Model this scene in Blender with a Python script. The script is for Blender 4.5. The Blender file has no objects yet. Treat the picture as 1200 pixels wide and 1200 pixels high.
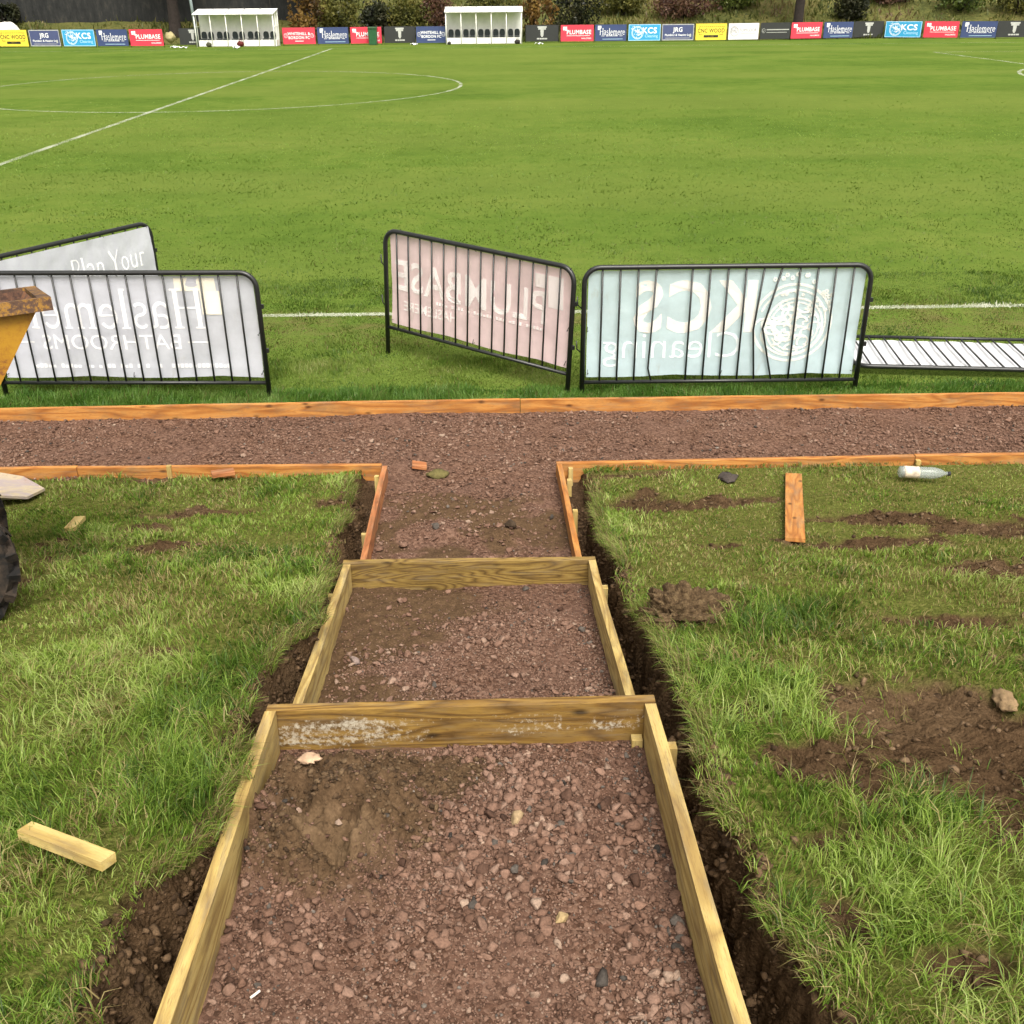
import bpy, bmesh, math, random
import numpy as np
from mathutils import Vector, Matrix, Euler
random.seed(7); rng = np.random.default_rng(11)
sc = bpy.context.scene
COL = sc.collection
PI = math.pi; R = math.radians

# ------------------------------------------------------------------ helpers
def tag(o, label=None, cat=None, group=None, kind=None):
    if label: o['label'] = label
    if cat: o['category'] = cat
    if group: o['group'] = group
    if kind: o['kind'] = kind
    return o
def empty(name, loc=(0, 0, 0), rz=0.0):
    o = bpy.data.objects.new(name, None); COL.objects.link(o)
    o.location = loc; o.rotation_euler = (0, 0, rz); o.empty_display_size = .1
    return o
def link(name, me, m=None, parent=None, smooth=False):
    o = bpy.data.objects.new(name, me); COL.objects.link(o)
    if m is not None: me.materials.append(m)
    if parent: o.parent = parent
    if smooth:
        me.polygons.foreach_set('use_smooth', np.ones(len(me.polygons), dtype=bool))
    return o
def bm_obj(name, bm, m, parent=None, smooth=False):
    me = bpy.data.meshes.new(name); bm.to_mesh(me); bm.free()
    return link(name, me, m, parent, smooth)
def np_mesh(name, V, loops, starts, totals):
    me = bpy.data.meshes.new(name)
    me.vertices.add(len(V)); me.vertices.foreach_set('co', np.ascontiguousarray(V, dtype=np.float32).ravel())
    me.loops.add(len(loops)); me.loops.foreach_set('vertex_index', np.ascontiguousarray(loops, dtype=np.int32))
    me.polygons.add(len(starts)); me.polygons.foreach_set('loop_start', np.ascontiguousarray(starts, dtype=np.int32))
    me.polygons.foreach_set('loop_total', np.ascontiguousarray(totals, dtype=np.int32))
    me.update(calc_edges=True)
    return me
def set_col(me, name, C):
    a = me.attributes.new(name, 'FLOAT_COLOR', 'POINT')
    c = np.ones((len(C), 4), np.float32); c[:, :3] = C[:, :3]
    a.data.foreach_set('color', c.ravel())
def box(bm, x0, x1, y0, y1, z0, z1, M=None):
    vs = [Vector((x, y, z)) for z in (z0, z1) for y in (y0, y1) for x in (x0, x1)]
    if M is not None: vs = [M @ v for v in vs]
    v = [bm.verts.new(p) for p in vs]
    for f in ((0, 2, 3, 1), (4, 5, 7, 6), (0, 1, 5, 4), (2, 6, 7, 3), (0, 4, 6, 2), (1, 3, 7, 5)):
        bm.faces.new([v[i] for i in f])
def prism(bm, pts, y0, y1):           # polygon in XZ extruded along Y
    a = [bm.verts.new((p[0], y0, p[1])) for p in pts]; b = [bm.verts.new((p[0], y1, p[1])) for p in pts]
    n = len(pts)
    bm.faces.new(a); bm.faces.new(b[::-1])
    for i in range(n): bm.faces.new((a[i], b[i], b[(i+1) % n], a[(i+1) % n]))
def tube(bm, pts, r, seg=8, closed=False, caps=True):
    pts = [Vector(p) for p in pts]; n = len(pts); rings = []
    rr = r if isinstance(r, (list, tuple)) else [r]*n
    prev = None
    for i, p in enumerate(pts):
        a = pts[i-1] if (i > 0 or closed) else p; b = pts[(i+1) % n] if (i < n-1 or closed) else p
        t = (b-a).normalized()
        if prev is None:
            u = t.cross(Vector((0, 0, 1)))
            if u.length < .1: u = t.cross(Vector((0, 1, 0)))
        else: u = prev - t*prev.dot(t)
        u.normalize(); prev = u; w = t.cross(u)
        rings.append([bm.verts.new(p + (u*math.cos(2*PI*k/seg) + w*math.sin(2*PI*k/seg))*rr[i]) for k in range(seg)])
    for i in range(n if closed else n-1):
        A = rings[i]; B = rings[(i+1) % n]
        for k in range(seg): bm.faces.new((A[k], A[(k+1) % seg], B[(k+1) % seg], B[k]))
    if caps and not closed:
        bm.faces.new(rings[0][::-1]); bm.faces.new(rings[-1])
def lathe(bm, prof, M=None, seg=24):   # prof: (radius, height) about local Z
    rings = []
    for r_, h in prof:
        ring = []
        for k in range(seg):
            v = Vector((r_*math.cos(2*PI*k/seg), r_*math.sin(2*PI*k/seg), h))
            ring.append(bm.verts.new(M @ v if M is not None else v))
        rings.append(ring)
    for A, B in zip(rings, rings[1:]):
        for k in range(seg): bm.faces.new((A[k], A[(k+1) % seg], B[(k+1) % seg], B[k]))
    bm.faces.new(rings[0][::-1]); bm.faces.new(rings[-1])
def bevel(bm, w, seg=2, ang=30):
    es = [e for e in bm.edges if len(e.link_faces) == 2 and e.calc_face_angle(0) > R(ang)]
    bmesh.ops.bevel(bm, geom=es, offset=w, segments=seg, affect='EDGES', profile=.7)

# numpy noise
def _h(ix, iy, s):
    n = (ix.astype(np.int64)*374761393 + iy.astype(np.int64)*668265263 + s*974634777) & 0x7fffffff
    n = ((n ^ (n >> 13))*1274126177) & 0x7fffffff
    n = ((n ^ (n >> 15))*2246822519) & 0x7fffffff
    return ((n ^ (n >> 16)) & 0xffffff)/float(0xffffff)
def vn(x, y, s=0):
    ix = np.floor(x); iy = np.floor(y); fx = x-ix; fy = y-iy
    fx = fx*fx*fx*(fx*(fx*6-15)+10); fy = fy*fy*fy*(fy*(fy*6-15)+10)
    a = _h(ix, iy, s); b = _h(ix+1, iy, s); c = _h(ix, iy+1, s); d = _h(ix+1, iy+1, s)
    return (a*(1-fx)+b*fx)*(1-fy) + (c*(1-fx)+d*fx)*fy - .5
def fbm(x, y, f=1., o=4, s=0, g=.5):
    t = 0; a = 1.
    ca, sa = .8, .6
    x = x*f; y = y*f
    for i in range(o):
        t = t + a*vn(x, y, s+i*17); x, y = (x*ca-y*sa)*2.03+11.3, (x*sa+y*ca)*2.03+5.7; a *= g
    return t
def sst(a, b, x):
    t = np.clip((x-a)/(b-a), 0, 1); return t*t*(3-2*t)

# ------------------------------------------------------------------ materials
class NT:
    def __init__(s, name):
        s.m = bpy.data.materials.new(name); s.m.use_nodes = True
        s.t = s.m.node_tree; s.t.nodes.clear()
        s.out = s.n('ShaderNodeOutputMaterial')
    def n(s, typ, **kw):
        nd = s.t.nodes.new(typ)
        for k, v in kw.items(): setattr(nd, k, v)
        return nd
    def l(s, a, b): s.t.links.new(a, b)
    def put(s, sock, v):
        if hasattr(v, 'is_output'): s.l(v, sock)
        elif isinstance(v, (tuple, list)) and len(v) == 3 and sock.type == 'RGBA': sock.default_value = (*v, 1)
        else: sock.default_value = v
    def math(s, op, a, b=0., c=None, clamp=False):
        nd = s.n('ShaderNodeMath', operation=op, use_clamp=clamp)
        s.put(nd.inputs[0], a); s.put(nd.inputs[1], b)
        if c is not None: s.put(nd.inputs[2], c)
        return nd.outputs[0]
    def mix(s, f, a, b, mode='MIX'):
        nd = s.n('ShaderNodeMix', data_type='RGBA', blend_type=mode)
        s.put(nd.inputs[0], f); s.put(nd.inputs[6], a); s.put(nd.inputs[7], b)
        return nd.outputs[2]
    def ramp(s, f, stops, interp='LINEAR'):
        nd = s.n('ShaderNodeValToRGB'); s.put(nd.inputs[0], f)
        cr = nd.color_ramp; cr.interpolation = interp
        while len(cr.elements) < len(stops): cr.elements.new(.5)
        for e, (p, c) in zip(cr.elements, stops):
            e.position = p; e.color = (*c, 1) if isinstance(c, tuple) else (c, c, c, 1)
        return nd.outputs[0]
    def coord(s, kind='Object'): return s.n('ShaderNodeTexCoord').outputs[kind]
    def map(s, v, scale=(1, 1, 1), loc=(0, 0, 0), rot=(0, 0, 0)):
        nd = s.n('ShaderNodeMapping'); s.l(v, nd.inputs[0])
        nd.inputs['Scale'].default_value = scale; s.put(nd.inputs['Location'], loc); nd.inputs['Rotation'].default_value = rot
        return nd.outputs[0]
    def noise(s, v, scale, detail=4, rough=.55, dist=0.):
        nd = s.n('ShaderNodeTexNoise'); s.l(v, nd.inputs['Vector'])
        nd.inputs['Scale'].default_value = scale; nd.inputs['Detail'].default_value = detail
        nd.inputs['Roughness'].default_value = rough; nd.inputs['Distortion'].default_value = dist
        return nd.outputs[0]
    def voro(s, v, scale, out='Distance', feat='F1'):
        nd = s.n('ShaderNodeTexVoronoi', feature=feat); s.l(v, nd.inputs['Vector']); nd.inputs['Scale'].default_value = scale
        return nd.outputs[out]
    def bump(s, h, strength=.4, dist=.01, normal=None):
        nd = s.n('ShaderNodeBump'); s.put(nd.inputs['Height'], h)
        nd.inputs['Strength'].default_value = strength; nd.inputs['Distance'].default_value = dist
        if normal is not None: s.l(normal, nd.inputs['Normal'])
        return nd.outputs[0]
    def attr(s, name): return s.n('ShaderNodeAttribute', attribute_name=name).outputs['Color']
    def sep(s, c):
        nd = s.n('ShaderNodeSeparateColor'); s.l(c, nd.inputs[0]); return nd.outputs
    def pbsdf(s, base, rough=.7, metal=0., spec=.3, normal=None):
        p = s.n('ShaderNodeBsdfPrincipled')
        s.put(p.inputs['Base Color'], base); s.put(p.inputs['Roughness'], rough); s.put(p.inputs['Metallic'], metal)
        p.inputs['Specular IOR Level'].default_value = spec
        if normal is not None: s.l(normal, p.inputs['Normal'])
        return p
    def done(s, sh): s.l(sh, s.out.inputs[0]); return s.m

def simple(name, base, rough=.7, metal=0., spec=.3, var=.15, scale=8, bump=0., bscale=60):
    t = NT(name); v = t.coord()
    f = t.noise(v, scale, 5, .6)
    k = t.ramp(f, [(.3, 1-var), (.7, 1+var)])
    c = t.mix(1., base, k, 'MULTIPLY')
    nrm = t.bump(t.noise(v, bscale, 4), bump, .01) if bump else None
    return t.done(t.pbsdf(c, rough, metal, spec, nrm).outputs[0])

def wood(name, light, mid, dark, ring=14., knots=.5, rough=.75, grey=0., spatter=False, streak=1.):
    t = NT(name); v = t.coord()
    rnd = t.n('ShaderNodeObjectInfo').outputs['Random']
    off = t.n('ShaderNodeCombineXYZ'); t.l(t.math('MULTIPLY', rnd, 37.), off.inputs[0]); t.l(t.math('MULTIPLY', rnd, 11.), off.inputs[1])
    add = t.n('ShaderNodeVectorMath', operation='ADD'); t.l(v, add.inputs[0]); t.l(off.outputs[0], add.inputs[1])
    p = add.outputs[0]
    a = t.noise(t.map(p, (1.1, 9, 9)), 1.0, 2, .5, .3)
    rings = t.math('PINGPONG', t.math('MULTIPLY', a, ring), .5)
    rings = t.math('MULTIPLY', rings, 2.)
    fib = t.noise(t.map(p, (6, 210, 210)), 1., 4, .65)
    fleck = t.ramp(t.noise(t.map(p, (22, 330, 330)), 1., 3, .6), [(.56, 0.), (.66, .65)])
    dirtn = t.ramp(t.noise(t.map(p, (5, 11, 11)), 1., 6, .7), [(.48, 0.), (.70, .55)])
    blotch = t.noise(t.map(p, (2.2, 7, 7)), 1., 4, .6)
    f = t.math('ADD', t.math('MULTIPLY', t.math('POWER', rings, 1.7), .55), t.math('MULTIPLY', fib, .5))
    c = t.ramp(f, [(.12, light), (.45, mid), (.95, dark)])
    c = t.mix(t.ramp(blotch, [(.45, 0.), (.75, .55*streak)]), c, dark)
    c = t.mix(fleck, c, dark)
    c = t.mix(dirtn, c, (.155, .105, .055))
    kd = t.voro(t.map(p, (4.2, 9, 9)), 1.)
    kn = t.ramp(kd, [(.05, 1.), (.16, 0.)])
    kf = t.math('MULTIPLY', kn, knots)
    c = t.mix(kf, c, tuple(x*.32 for x in dark))
    c = t.mix(t.math('MULTIPLY', t.ramp(t.noise(t.map(p, (3, 30, 30)), 1., 5, .7), [(.52, 0.), (.68, 1.)]), .35+grey), c, (.20, .17, .12))
    if spatter:    # cement splashes dried on the face
        sx = t.n('ShaderNodeSeparateXYZ'); t.l(v, sx.inputs[0])
        n1 = t.noise(t.map(v, (1, 1, 1)), 75., 4, .65); n2 = t.noise(t.map(v, (2.3, 6, 6), (.4, 0, .2)), 1., 3, .5)
        m1 = t.ramp(sx.outputs[0], [(0., 0.), (1., 1.)])
        mx = t.ramp(t.math('ADD', sx.outputs[0], .65), [(.0, .16), (.10, .24), (.34, .20), (.52, .12), (.62, .0), (.80, .10), (.98, .10), (1., .03)])
        s_ = t.math('ADD', t.math('ADD', t.math('MULTIPLY', n1, .55), t.math('MULTIPLY', n2, .55)), mx)
        hz = t.math('ABSOLUTE', t.math('ADD', t.math('SUBTRACT', sx.outputs[2], .025), t.math('MULTIPLY', sx.outputs[0], -.03)))
        s_ = t.math('SUBTRACT', s_, t.math('MULTIPLY', t.math('MAXIMUM', t.math('SUBTRACT', hz, .035), 0.), 5.))
        c = t.mix(t.ramp(s_, [(.68, 0.), (.80, .72)]), c, (.54, .50, .40))
    h = t.math('ADD', t.math('MULTIPLY', fib, .6), t.math('MULTIPLY', rings, .4))
    return t.done(t.pbsdf(c, rough, 0., .25, t.bump(h, .35, .004)).outputs[0])

def blade_mat(name, trans=.35):
    t = NT(name); c = t.attr('Col')
    d = t.n('ShaderNodeBsdfDiffuse'); t.l(c, d.inputs[0])
    tr = t.n('ShaderNodeBsdfTranslucent'); t.l(t.mix(1., c, (1.15, 1.15, .8), 'MULTIPLY'), tr.inputs[0])
    g = t.n('ShaderNodeBsdfGlossy'); g.inputs['Roughness'].default_value = .45; g.inputs[0].default_value = (1, 1, 1, 1)
    m1 = t.n('ShaderNodeMixShader'); m1.inputs[0].default_value = trans; t.l(d.outputs[0], m1.inputs[1]); t.l(tr.outputs[0], m1.inputs[2])
    m2 = t.n('ShaderNodeMixShader'); m2.inputs[0].default_value = .012; t.l(m1.outputs[0], m2.inputs[1]); t.l(g.outputs[0], m2.inputs[2])
    return t.done(m2.outputs[0])

def cloth(name, base, alpha=.1, var=.12, trans=.35):      # wind mesh banner, lets some light and view through
    t = NT(name); v = t.coord()
    n1 = t.noise(v, 2.2, 5, .6); n2 = t.noise(v, 14, 5, .7)
    k = t.ramp(t.math('ADD', t.math('MULTIPLY', n1, .6), t.math('MULTIPLY', n2, .4)), [(.35, 1-var), (.62, 1+var*.4)])
    c = t.mix(1., base, k, 'MULTIPLY')
    c = t.mix(t.ramp(t.noise(t.map(v, (3, 3, 1.2)), 1.7, 6, .7), [(.62, 0.), (.78, .5)]), c, (.40, .37, .28))
    p = t.pbsdf(c, .6, 0, .25, t.bump(t.noise(v, 5, 3), .25, .02))
    tl = t.n('ShaderNodeBsdfTranslucent'); t.l(c, tl.inputs[0])
    m0 = t.n('ShaderNodeMixShader'); m0.inputs[0].default_value = trans; t.l(p.outputs[0], m0.inputs[1]); t.l(tl.outputs[0], m0.inputs[2])
    tp = t.n('ShaderNodeBsdfTransparent')
    m1 = t.n('ShaderNodeMixShader'); m1.inputs[0].default_value = alpha; t.l(m0.outputs[0], m1.inputs[1]); t.l(tp.outputs[0], m1.inputs[2])
    return t.done(m1.outputs[0])

# --- pitch turf
def pitch_mat():
    t = NT('pitch_turf'); v = t.n('ShaderNodeNewGeometry').outputs['Position']
    big = t.noise(v, .22, 5, .6); med = t.noise(v, 1.9, 6, .72); fin = t.noise(v, 11, 5, .75); tiny = t.noise(v, 70, 3, .7)
    c = t.ramp(t.math('ADD', t.math('MULTIPLY', big, .45), t.math('ADD', t.math('MULTIPLY', med, .35), t.math('MULTIPLY', fin, .25))),
               [(.40, (.048, .090, .013)), (.52, (.078, .127, .020)), (.66, (.130, .166, .034))])
    c = t.mix(t.ramp(t.math('ADD', t.math('MULTIPLY', fin, .6), t.math('MULTIPLY', med, .45)), [(.56, 0.), (.72, .42)]), c, (.048, .083, .016))
    c = t.mix(t.ramp(tiny, [(.45, 0.), (.8, .7)]), c, (.130, .182, .042))
    band = t.noise(t.map(v, (.035, .20, 1), rot=(0, 0, .12)), 1., 3, .5)
    c = t.mix(t.ramp(band, [(.44, 0.), (.58, .5)]), c, (.122, .156, .034))
    xyz = t.n('ShaderNodeSeparateXYZ'); t.l(v, xyz.inputs[0])
    wear = t.math('MULTIPLY', t.ramp(t.math('DIVIDE', xyz.outputs[1], 100.), [(.098, 0.), (.103, 1.), (.1085, 1.), (.1115, .0)]), t.ramp(t.noise(v, 2.5, 5, .7), [(.42, 0.), (.62, .8)]))
    c = t.mix(wear, c, (.13, .115, .045))
    h = t.math('ADD', t.math('MULTIPLY', fin, .6), t.math('MULTIPLY', tiny, .5))
    return t.done(t.pbsdf(c, 1., 0, 0., t.bump(h, .55, .05)).outputs[0])

def soil_group(t, v, m):
    """m: R soil share, G dry sandy share, B dark share"""
    s = t.sep(m)
    n1 = t.noise(v, 3.5, 5, .6); n2 = t.noise(v, 34, 6, .75); n3 = t.noise(v, 130, 4, .7)
    vc = t.n('ShaderNodeTexVoronoi'); t.l(v, vc.inputs['Vector']); vc.inputs['Scale'].default_value = 75
    peb = t.sep(vc.outputs['Color'])[0]
    grav = t.ramp(t.math('ADD', t.math('MULTIPLY', peb, .5), t.math('MULTIPLY', n2, .6)), [(.25, (.034, .018, .011)), (.55, (.106, .057, .038)), (.85, (.195, .120, .084))])
    grav = t.mix(t.ramp(n1, [(.4, 0.), (.65, .45)]), grav, (.135, .080, .060))
    soil = t.ramp(t.math('ADD', t.math('MULTIPLY', n2, .6), t.math('MULTIPLY', n3, .4)), [(.32, (.036, .022, .012)), (.55, (.092, .057, .031)), (.75, (.17, .112, .066))])
    dry = t.ramp(n2, [(.3, (.105, .066, .035)), (.7, (.205, .138, .080))])
    c = t.mix(t.math('POWER', s[0], .6), grav, soil); c = t.mix(s[1], c, dry)
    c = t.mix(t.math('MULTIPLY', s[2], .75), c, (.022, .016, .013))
    h = t.math('ADD', t.math('ADD', t.math('MULTIPLY', n2, .5), t.math('MULTIPLY', n3, .3)), t.math('MULTIPLY', vc.outputs['Distance'], -.35))
    return c, h
def gravel_mat():
    t = NT('red_crushed_gravel'); v = t.n('ShaderNodeNewGeometry').outputs['Position']
    c, h = soil_group(t, v, t.attr('Mask'))
    return t.done(t.pbsdf(c, .95, 0, .05, t.bump(h, .6, .02)).outputs[0])
def bank_mat():
    t = NT('bank_soil'); v = t.n('ShaderNodeNewGeometry').outputs['Position']
    c, h = soil_group(t, v, t.attr('Mask'))
    g = t.sep(t.attr('Turf'))
    thatch = t.ramp(t.noise(v, 45, 5, .7), [(.3, (.060, .072, .016)), (.55, (.120, .130, .032)), (.75, (.20, .180, .068))])
    c = t.mix(g[0], c, thatch)
    return t.done(t.pbsdf(c, 1., 0, 0., t.bump(h, 1., .03)).outputs[0])

M = {}
M['pitch'] = pitch_mat(); M['gravel'] = gravel_mat(); M['bank'] = bank_mat()
M['blade'] = blade_mat('grass_blade'); M['stone'] = None
def stone_mat():
    t = NT('crushed_stone'); v = t.n('ShaderNodeNewGeometry').outputs['Position']
    c = t.attr('Col'); n = t.noise(v, 160, 4, .7)
    c = t.mix(1., c, t.ramp(n, [(.3, .65), (.7, 1.3)]), 'MULTIPLY')
    return t.done(t.pbsdf(c, .85, 0, .2, t.bump(n, .5, .004)).outputs[0])
M['stone'] = stone_mat()
M['wood_y'] = wood('pine_green_treated', (.50, .37, .13), (.37, .25, .070), (.20, .115, .030), 11, .55, grey=.1)
M['wood_side'] = wood('pine_green_side', (.56, .43, .17), (.44, .315, .105), (.21, .13, .045), 7, .25, grey=.15)
M['wood_r2'] = wood('pine_bold_grain', (.31, .215, .060), (.205, .128, .033), (.048, .026, .009), 20, .9)
M['wood_r3'] = wood('pine_splashed', (.30, .185, .045), (.19, .105, .023), (.060, .030, .009), 9, .9, spatter=True)
M['wood_o'] = wood('pine_orange_stained', (.52, .255, .070), (.40, .165, .038), (.22, .075, .018), 6, .9, streak=.8)
M['wood_o2'] = wood('pine_red_stained', (.47, .215, .085), (.36, .135, .050), (.17, .060, .022), 6, .5)
M['wood_pale'] = wood('pine_fresh_cut', (.56, .44, .18), (.47, .35, .12), (.30, .20, .06), 6, .2)
M['black_steel'] = simple('black_coated_steel', (.012, .013, .013), .38, 0, .5, .3, 20, .1, 90)

# ------------------------------------------------------------------ terrain
YS = [-12, -3, .3, 1.5, 2.8, 3.2, 4.6, 5.2, 6.1, 6.6, 6.75, 9]
ZS = [1.75, 1.6, 1.36, 1.17, .95, .84, .47, .28, .11, .07, .06, .06]
yd = np.linspace(-12, 9, 2101); zd = np.interp(yd, YS, ZS)
ker = np.hanning(41); ker /= ker.sum(); zd = np.convolve(np.pad(zd, 20, mode='edge'), ker, 'valid')
def zb(y): return np.interp(y, yd, zd)
def cxf(y): return -.105 - .0088*y
HALF = .652; TH = .040
def top3(y): return .97 + (2.8-y)*.106
def top2(y): return .49 + (4.62-y)*.144
def top1(y): return .12 + (6.65-y)*.041
def topline(y): return np.where(y < 2.79, top3(y), np.where(y < 4.62, top2(y), top1(y)))
def gravel_z(y):
    return np.where(y < 2.79, top3(y)-.165, np.where(y < 4.62, top2(y)-.150, np.where(y < 6.65, .015+(6.65-y)*.036, .012)))
EL = np.array([(.9, -.95), (1.43, -.87), (1.52, -.895), (1.7, -.92), (1.85, -.91), (1.97, -.855), (2.08, -.80), (2.3, -.795), (2.6, -.84), (2.85, -.87), (3.1, -.905), (3.4, -.86), (3.7, -.80), (4.2, -.835), (5., -.93), (5.7, -.96), (6.35, -1.0), (6.8, -.98)])
ER = np.array([(.9, .72), (1.38, .72), (1.5, .69), (1.65, .672), (1.82, .638), (2.2, .630), (2.5, .640), (2.7, .655), (3., .675), (3.35, .645), (3.76, .605), (4.1, .60), (4.8, .63), (5.6, .62), (6.25, .66), (6.8, .64)])
DIRT = [(1.50, 2.50, .62, .50, -.05), (2.42, 4.33, .36, .22, .02), (1.53, 5.89, .32, .14, 0), (2.0, 4.95, .45, .18, 0), (.82, 3.72, .24, .20, .035),
        (.98, 5.95, .30, .22, .0), (.95, 6.5, .4, .10, 0), (2.35, 5.5, .4, .14, 0), (1.25, 4.9, .25, .10, 0), (2.15, 2.75, .5, .45, -.04), (1.9, 3.55, .3, .10, 0), (2.9, 5.2, .4, .2, 0),
        (-2.40, 4.96, .19, .12, .01), (-2.14, 5.57, .34, .10, 0), (-1.95, 5.92, .38, .09, 0), (-1.13, 1.36, .12, .11, .0), (-1.85, 5.2, .22, .10, 0), (-1.32, 3.42, .16, .07, 0), (-2.6, 5.3, .15, .10, .02),
        (.86, 2.02, .10, .05, 0), (.80, 1.72, .06, .06, 0), (1.02, 1.55, .10, .06, 0), (.90, 2.47, .10, .05, 0), (-2.45, 4.45, .25, .12, 0), (-2.4, 6.58, .35, .08, 0), (-1.05, 6.1, .12, .12, 0)]
def dirt_f(x, y):
    d = np.zeros_like(x)
    wob = fbm(x, y, 5., 4, 3)*.9
    for (a, b, rx, ry, h) in DIRT:
        q = np.sqrt(((x-a)/rx)**2 + ((y-b)/ry)**2)
        d = np.maximum(d, 1 - sst(.75, 1.15, q + wob))
    return d
def edges(y):
    return np.interp(y, EL[:, 0], EL[:, 1]), np.interp(y, ER[:, 0], ER[:, 1])
def bank_z(x, y):
    z = zb(y) + .035*fbm(x, y, 1.1, 3, 5) + .022*fbm(x, y, 6, 4, 9)
    z = z + np.where(x > .6, .02, 0.)*sst(.6, 1., x)
    d = dirt_f(x, y)
    for (a, b, rx, ry, h) in DIRT:
        if h:
            q = np.sqrt(((x-a)/rx)**2 + ((y-b)/ry)**2); z = z + h*(1-sst(.2, 1.1, q))
    z = z + d*(.050*fbm(x, y, 11, 6, 21, .7) - .020)
    return np.where(y > 6.45, np.minimum(z, .085), z)
def pile(x, y):
    q = np.sqrt(((x+.49)/.36)**2 + ((y-2.32)/.33)**2) + fbm(x, y, 6, 4, 31)*.38
    return 1 - sst(.55, 1.05, q)
def soil_mask(x, y):
    s = pile(x, y)
    q = np.sqrt(((x+.42)/.45)**2 + ((y-2.62)/.16)**2) + fbm(x, y, 5, 3, 33)*.6; s = np.maximum(s, 1-sst(.5, 1.2, q))
    f2 = (1-sst(-.55, -.1, x+fbm(x, y, 3, 4, 35)*.7))*(y > 2.8)*(y < 4.6); s = np.maximum(s, f2*.95)
    f1 = sst(-.06, .14, fbm(x, y, 2.6, 4, 37))*(y > 4.6)*(y < 6.4); s = np.maximum(s, f1*.9)
    return s
def grav_z(x, y):
    z = gravel_z(y)
    s = soil_mask(x, y)
    z = z + .020*fbm(x, y, 3, 3, 41) + .011*fbm(x, y, 14, 4, 43, .55)*(1+.8*s)
    p = pile(x, y)
    z = z + .125*p*(1 + 1.0*fbm(x, y, 8, 5, 45, .6))
    # boot print pressed in the heap
    ca, sa = math.cos(R(-28)), math.sin(R(-28))
    u = (x+.46)*ca + (y-2.20)*sa; w = -(x+.46)*sa + (y-2.20)*ca
    bp = 1 - sst(.75, 1.2, .14*fbm(x, y, 9, 3, 48) + np.sqrt((u/.17)**2 + (w/.078)**2))
    z = z - bp*(.030 + .005*np.sign(np.sin(u*150)))
    rim = np.exp(-((np.sqrt((u/.17)**2 + (w/.078)**2)-1.25)/.18)**2); z = z + rim*.014*(p > .05)
    # heaps in the lowest bay and soil clods
    for (a, b, rx, ry, h) in ((-.42, 5.75, .22, .16, .045), (.08, 5.72, .14, .12, .040), (-.35, 5.35, .3, .18, .03), (.2, 6.25, .2, .12, .02), (-.55, 3.5, .25, .5, .03)):
        q = np.sqrt(((x-a)/rx)**2 + ((y-b)/ry)**2) + fbm(x, y, 8, 3, 47)*.6; z = z + h*(1-sst(.1, 1.1, q))
    return z, s, bp*p
def dug_z(X, Y):
    cx = cxf(Y)
    eL, eR = edges(Y)
    nz = fbm(X*.6, Y, 7., 4, 51)
    eL = np.minimum(eL + nz*.07, cx-HALF-.018); eR = np.maximum(eR + nz*.06, cx+HALF+.018)
    side = np.where(X < cx, eL - X, X - eR)          # distance outward from the turf edge
    wd_ = .03 + .04*np.clip(.5+1.6*fbm(X*0+np.sign(X)*3, Y, 2.2, 3, 63), 0, 1) + np.where((X < 0) & (Y < 2.0), .03, 0)
    wall = np.clip((side + .030*fbm(X, Y, 30, 3, 53) + wd_)/(wd_+.012), 0, 1)
    wall = wall + .10*np.sin(PI*wall)*fbm(X, Y, 16, 4, 65)*2
    bz = bank_z(X, Y) + .012*np.exp(-(side/.06)**2)*fbm(X, Y, 18, 3, 57)
    tz = topline(Y) - .29 + .03*fbm(X, Y, 9, 4, 55)
    inframe = sst(.98, 1.10, Y)                     # trench ends behind the camera
    wall = np.maximum(wall, 1-inframe)
    # backfill of the trench close to the path corner, and a slumped stretch on the right
    tz = tz + sst(5.6, 6.5, Y)*.14 + np.where(X > 0, .10*np.exp(-((Y-2.75)/.12)**2), .10*np.exp(-((Y-3.3)/.2)**2))
    Zb = np.where(wall > 0, tz*(1-wall)+bz*wall, tz)
    Zb = np.where(Y > 6.6, np.minimum(Zb, .065), Zb)
    return Zb, wall, side
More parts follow.
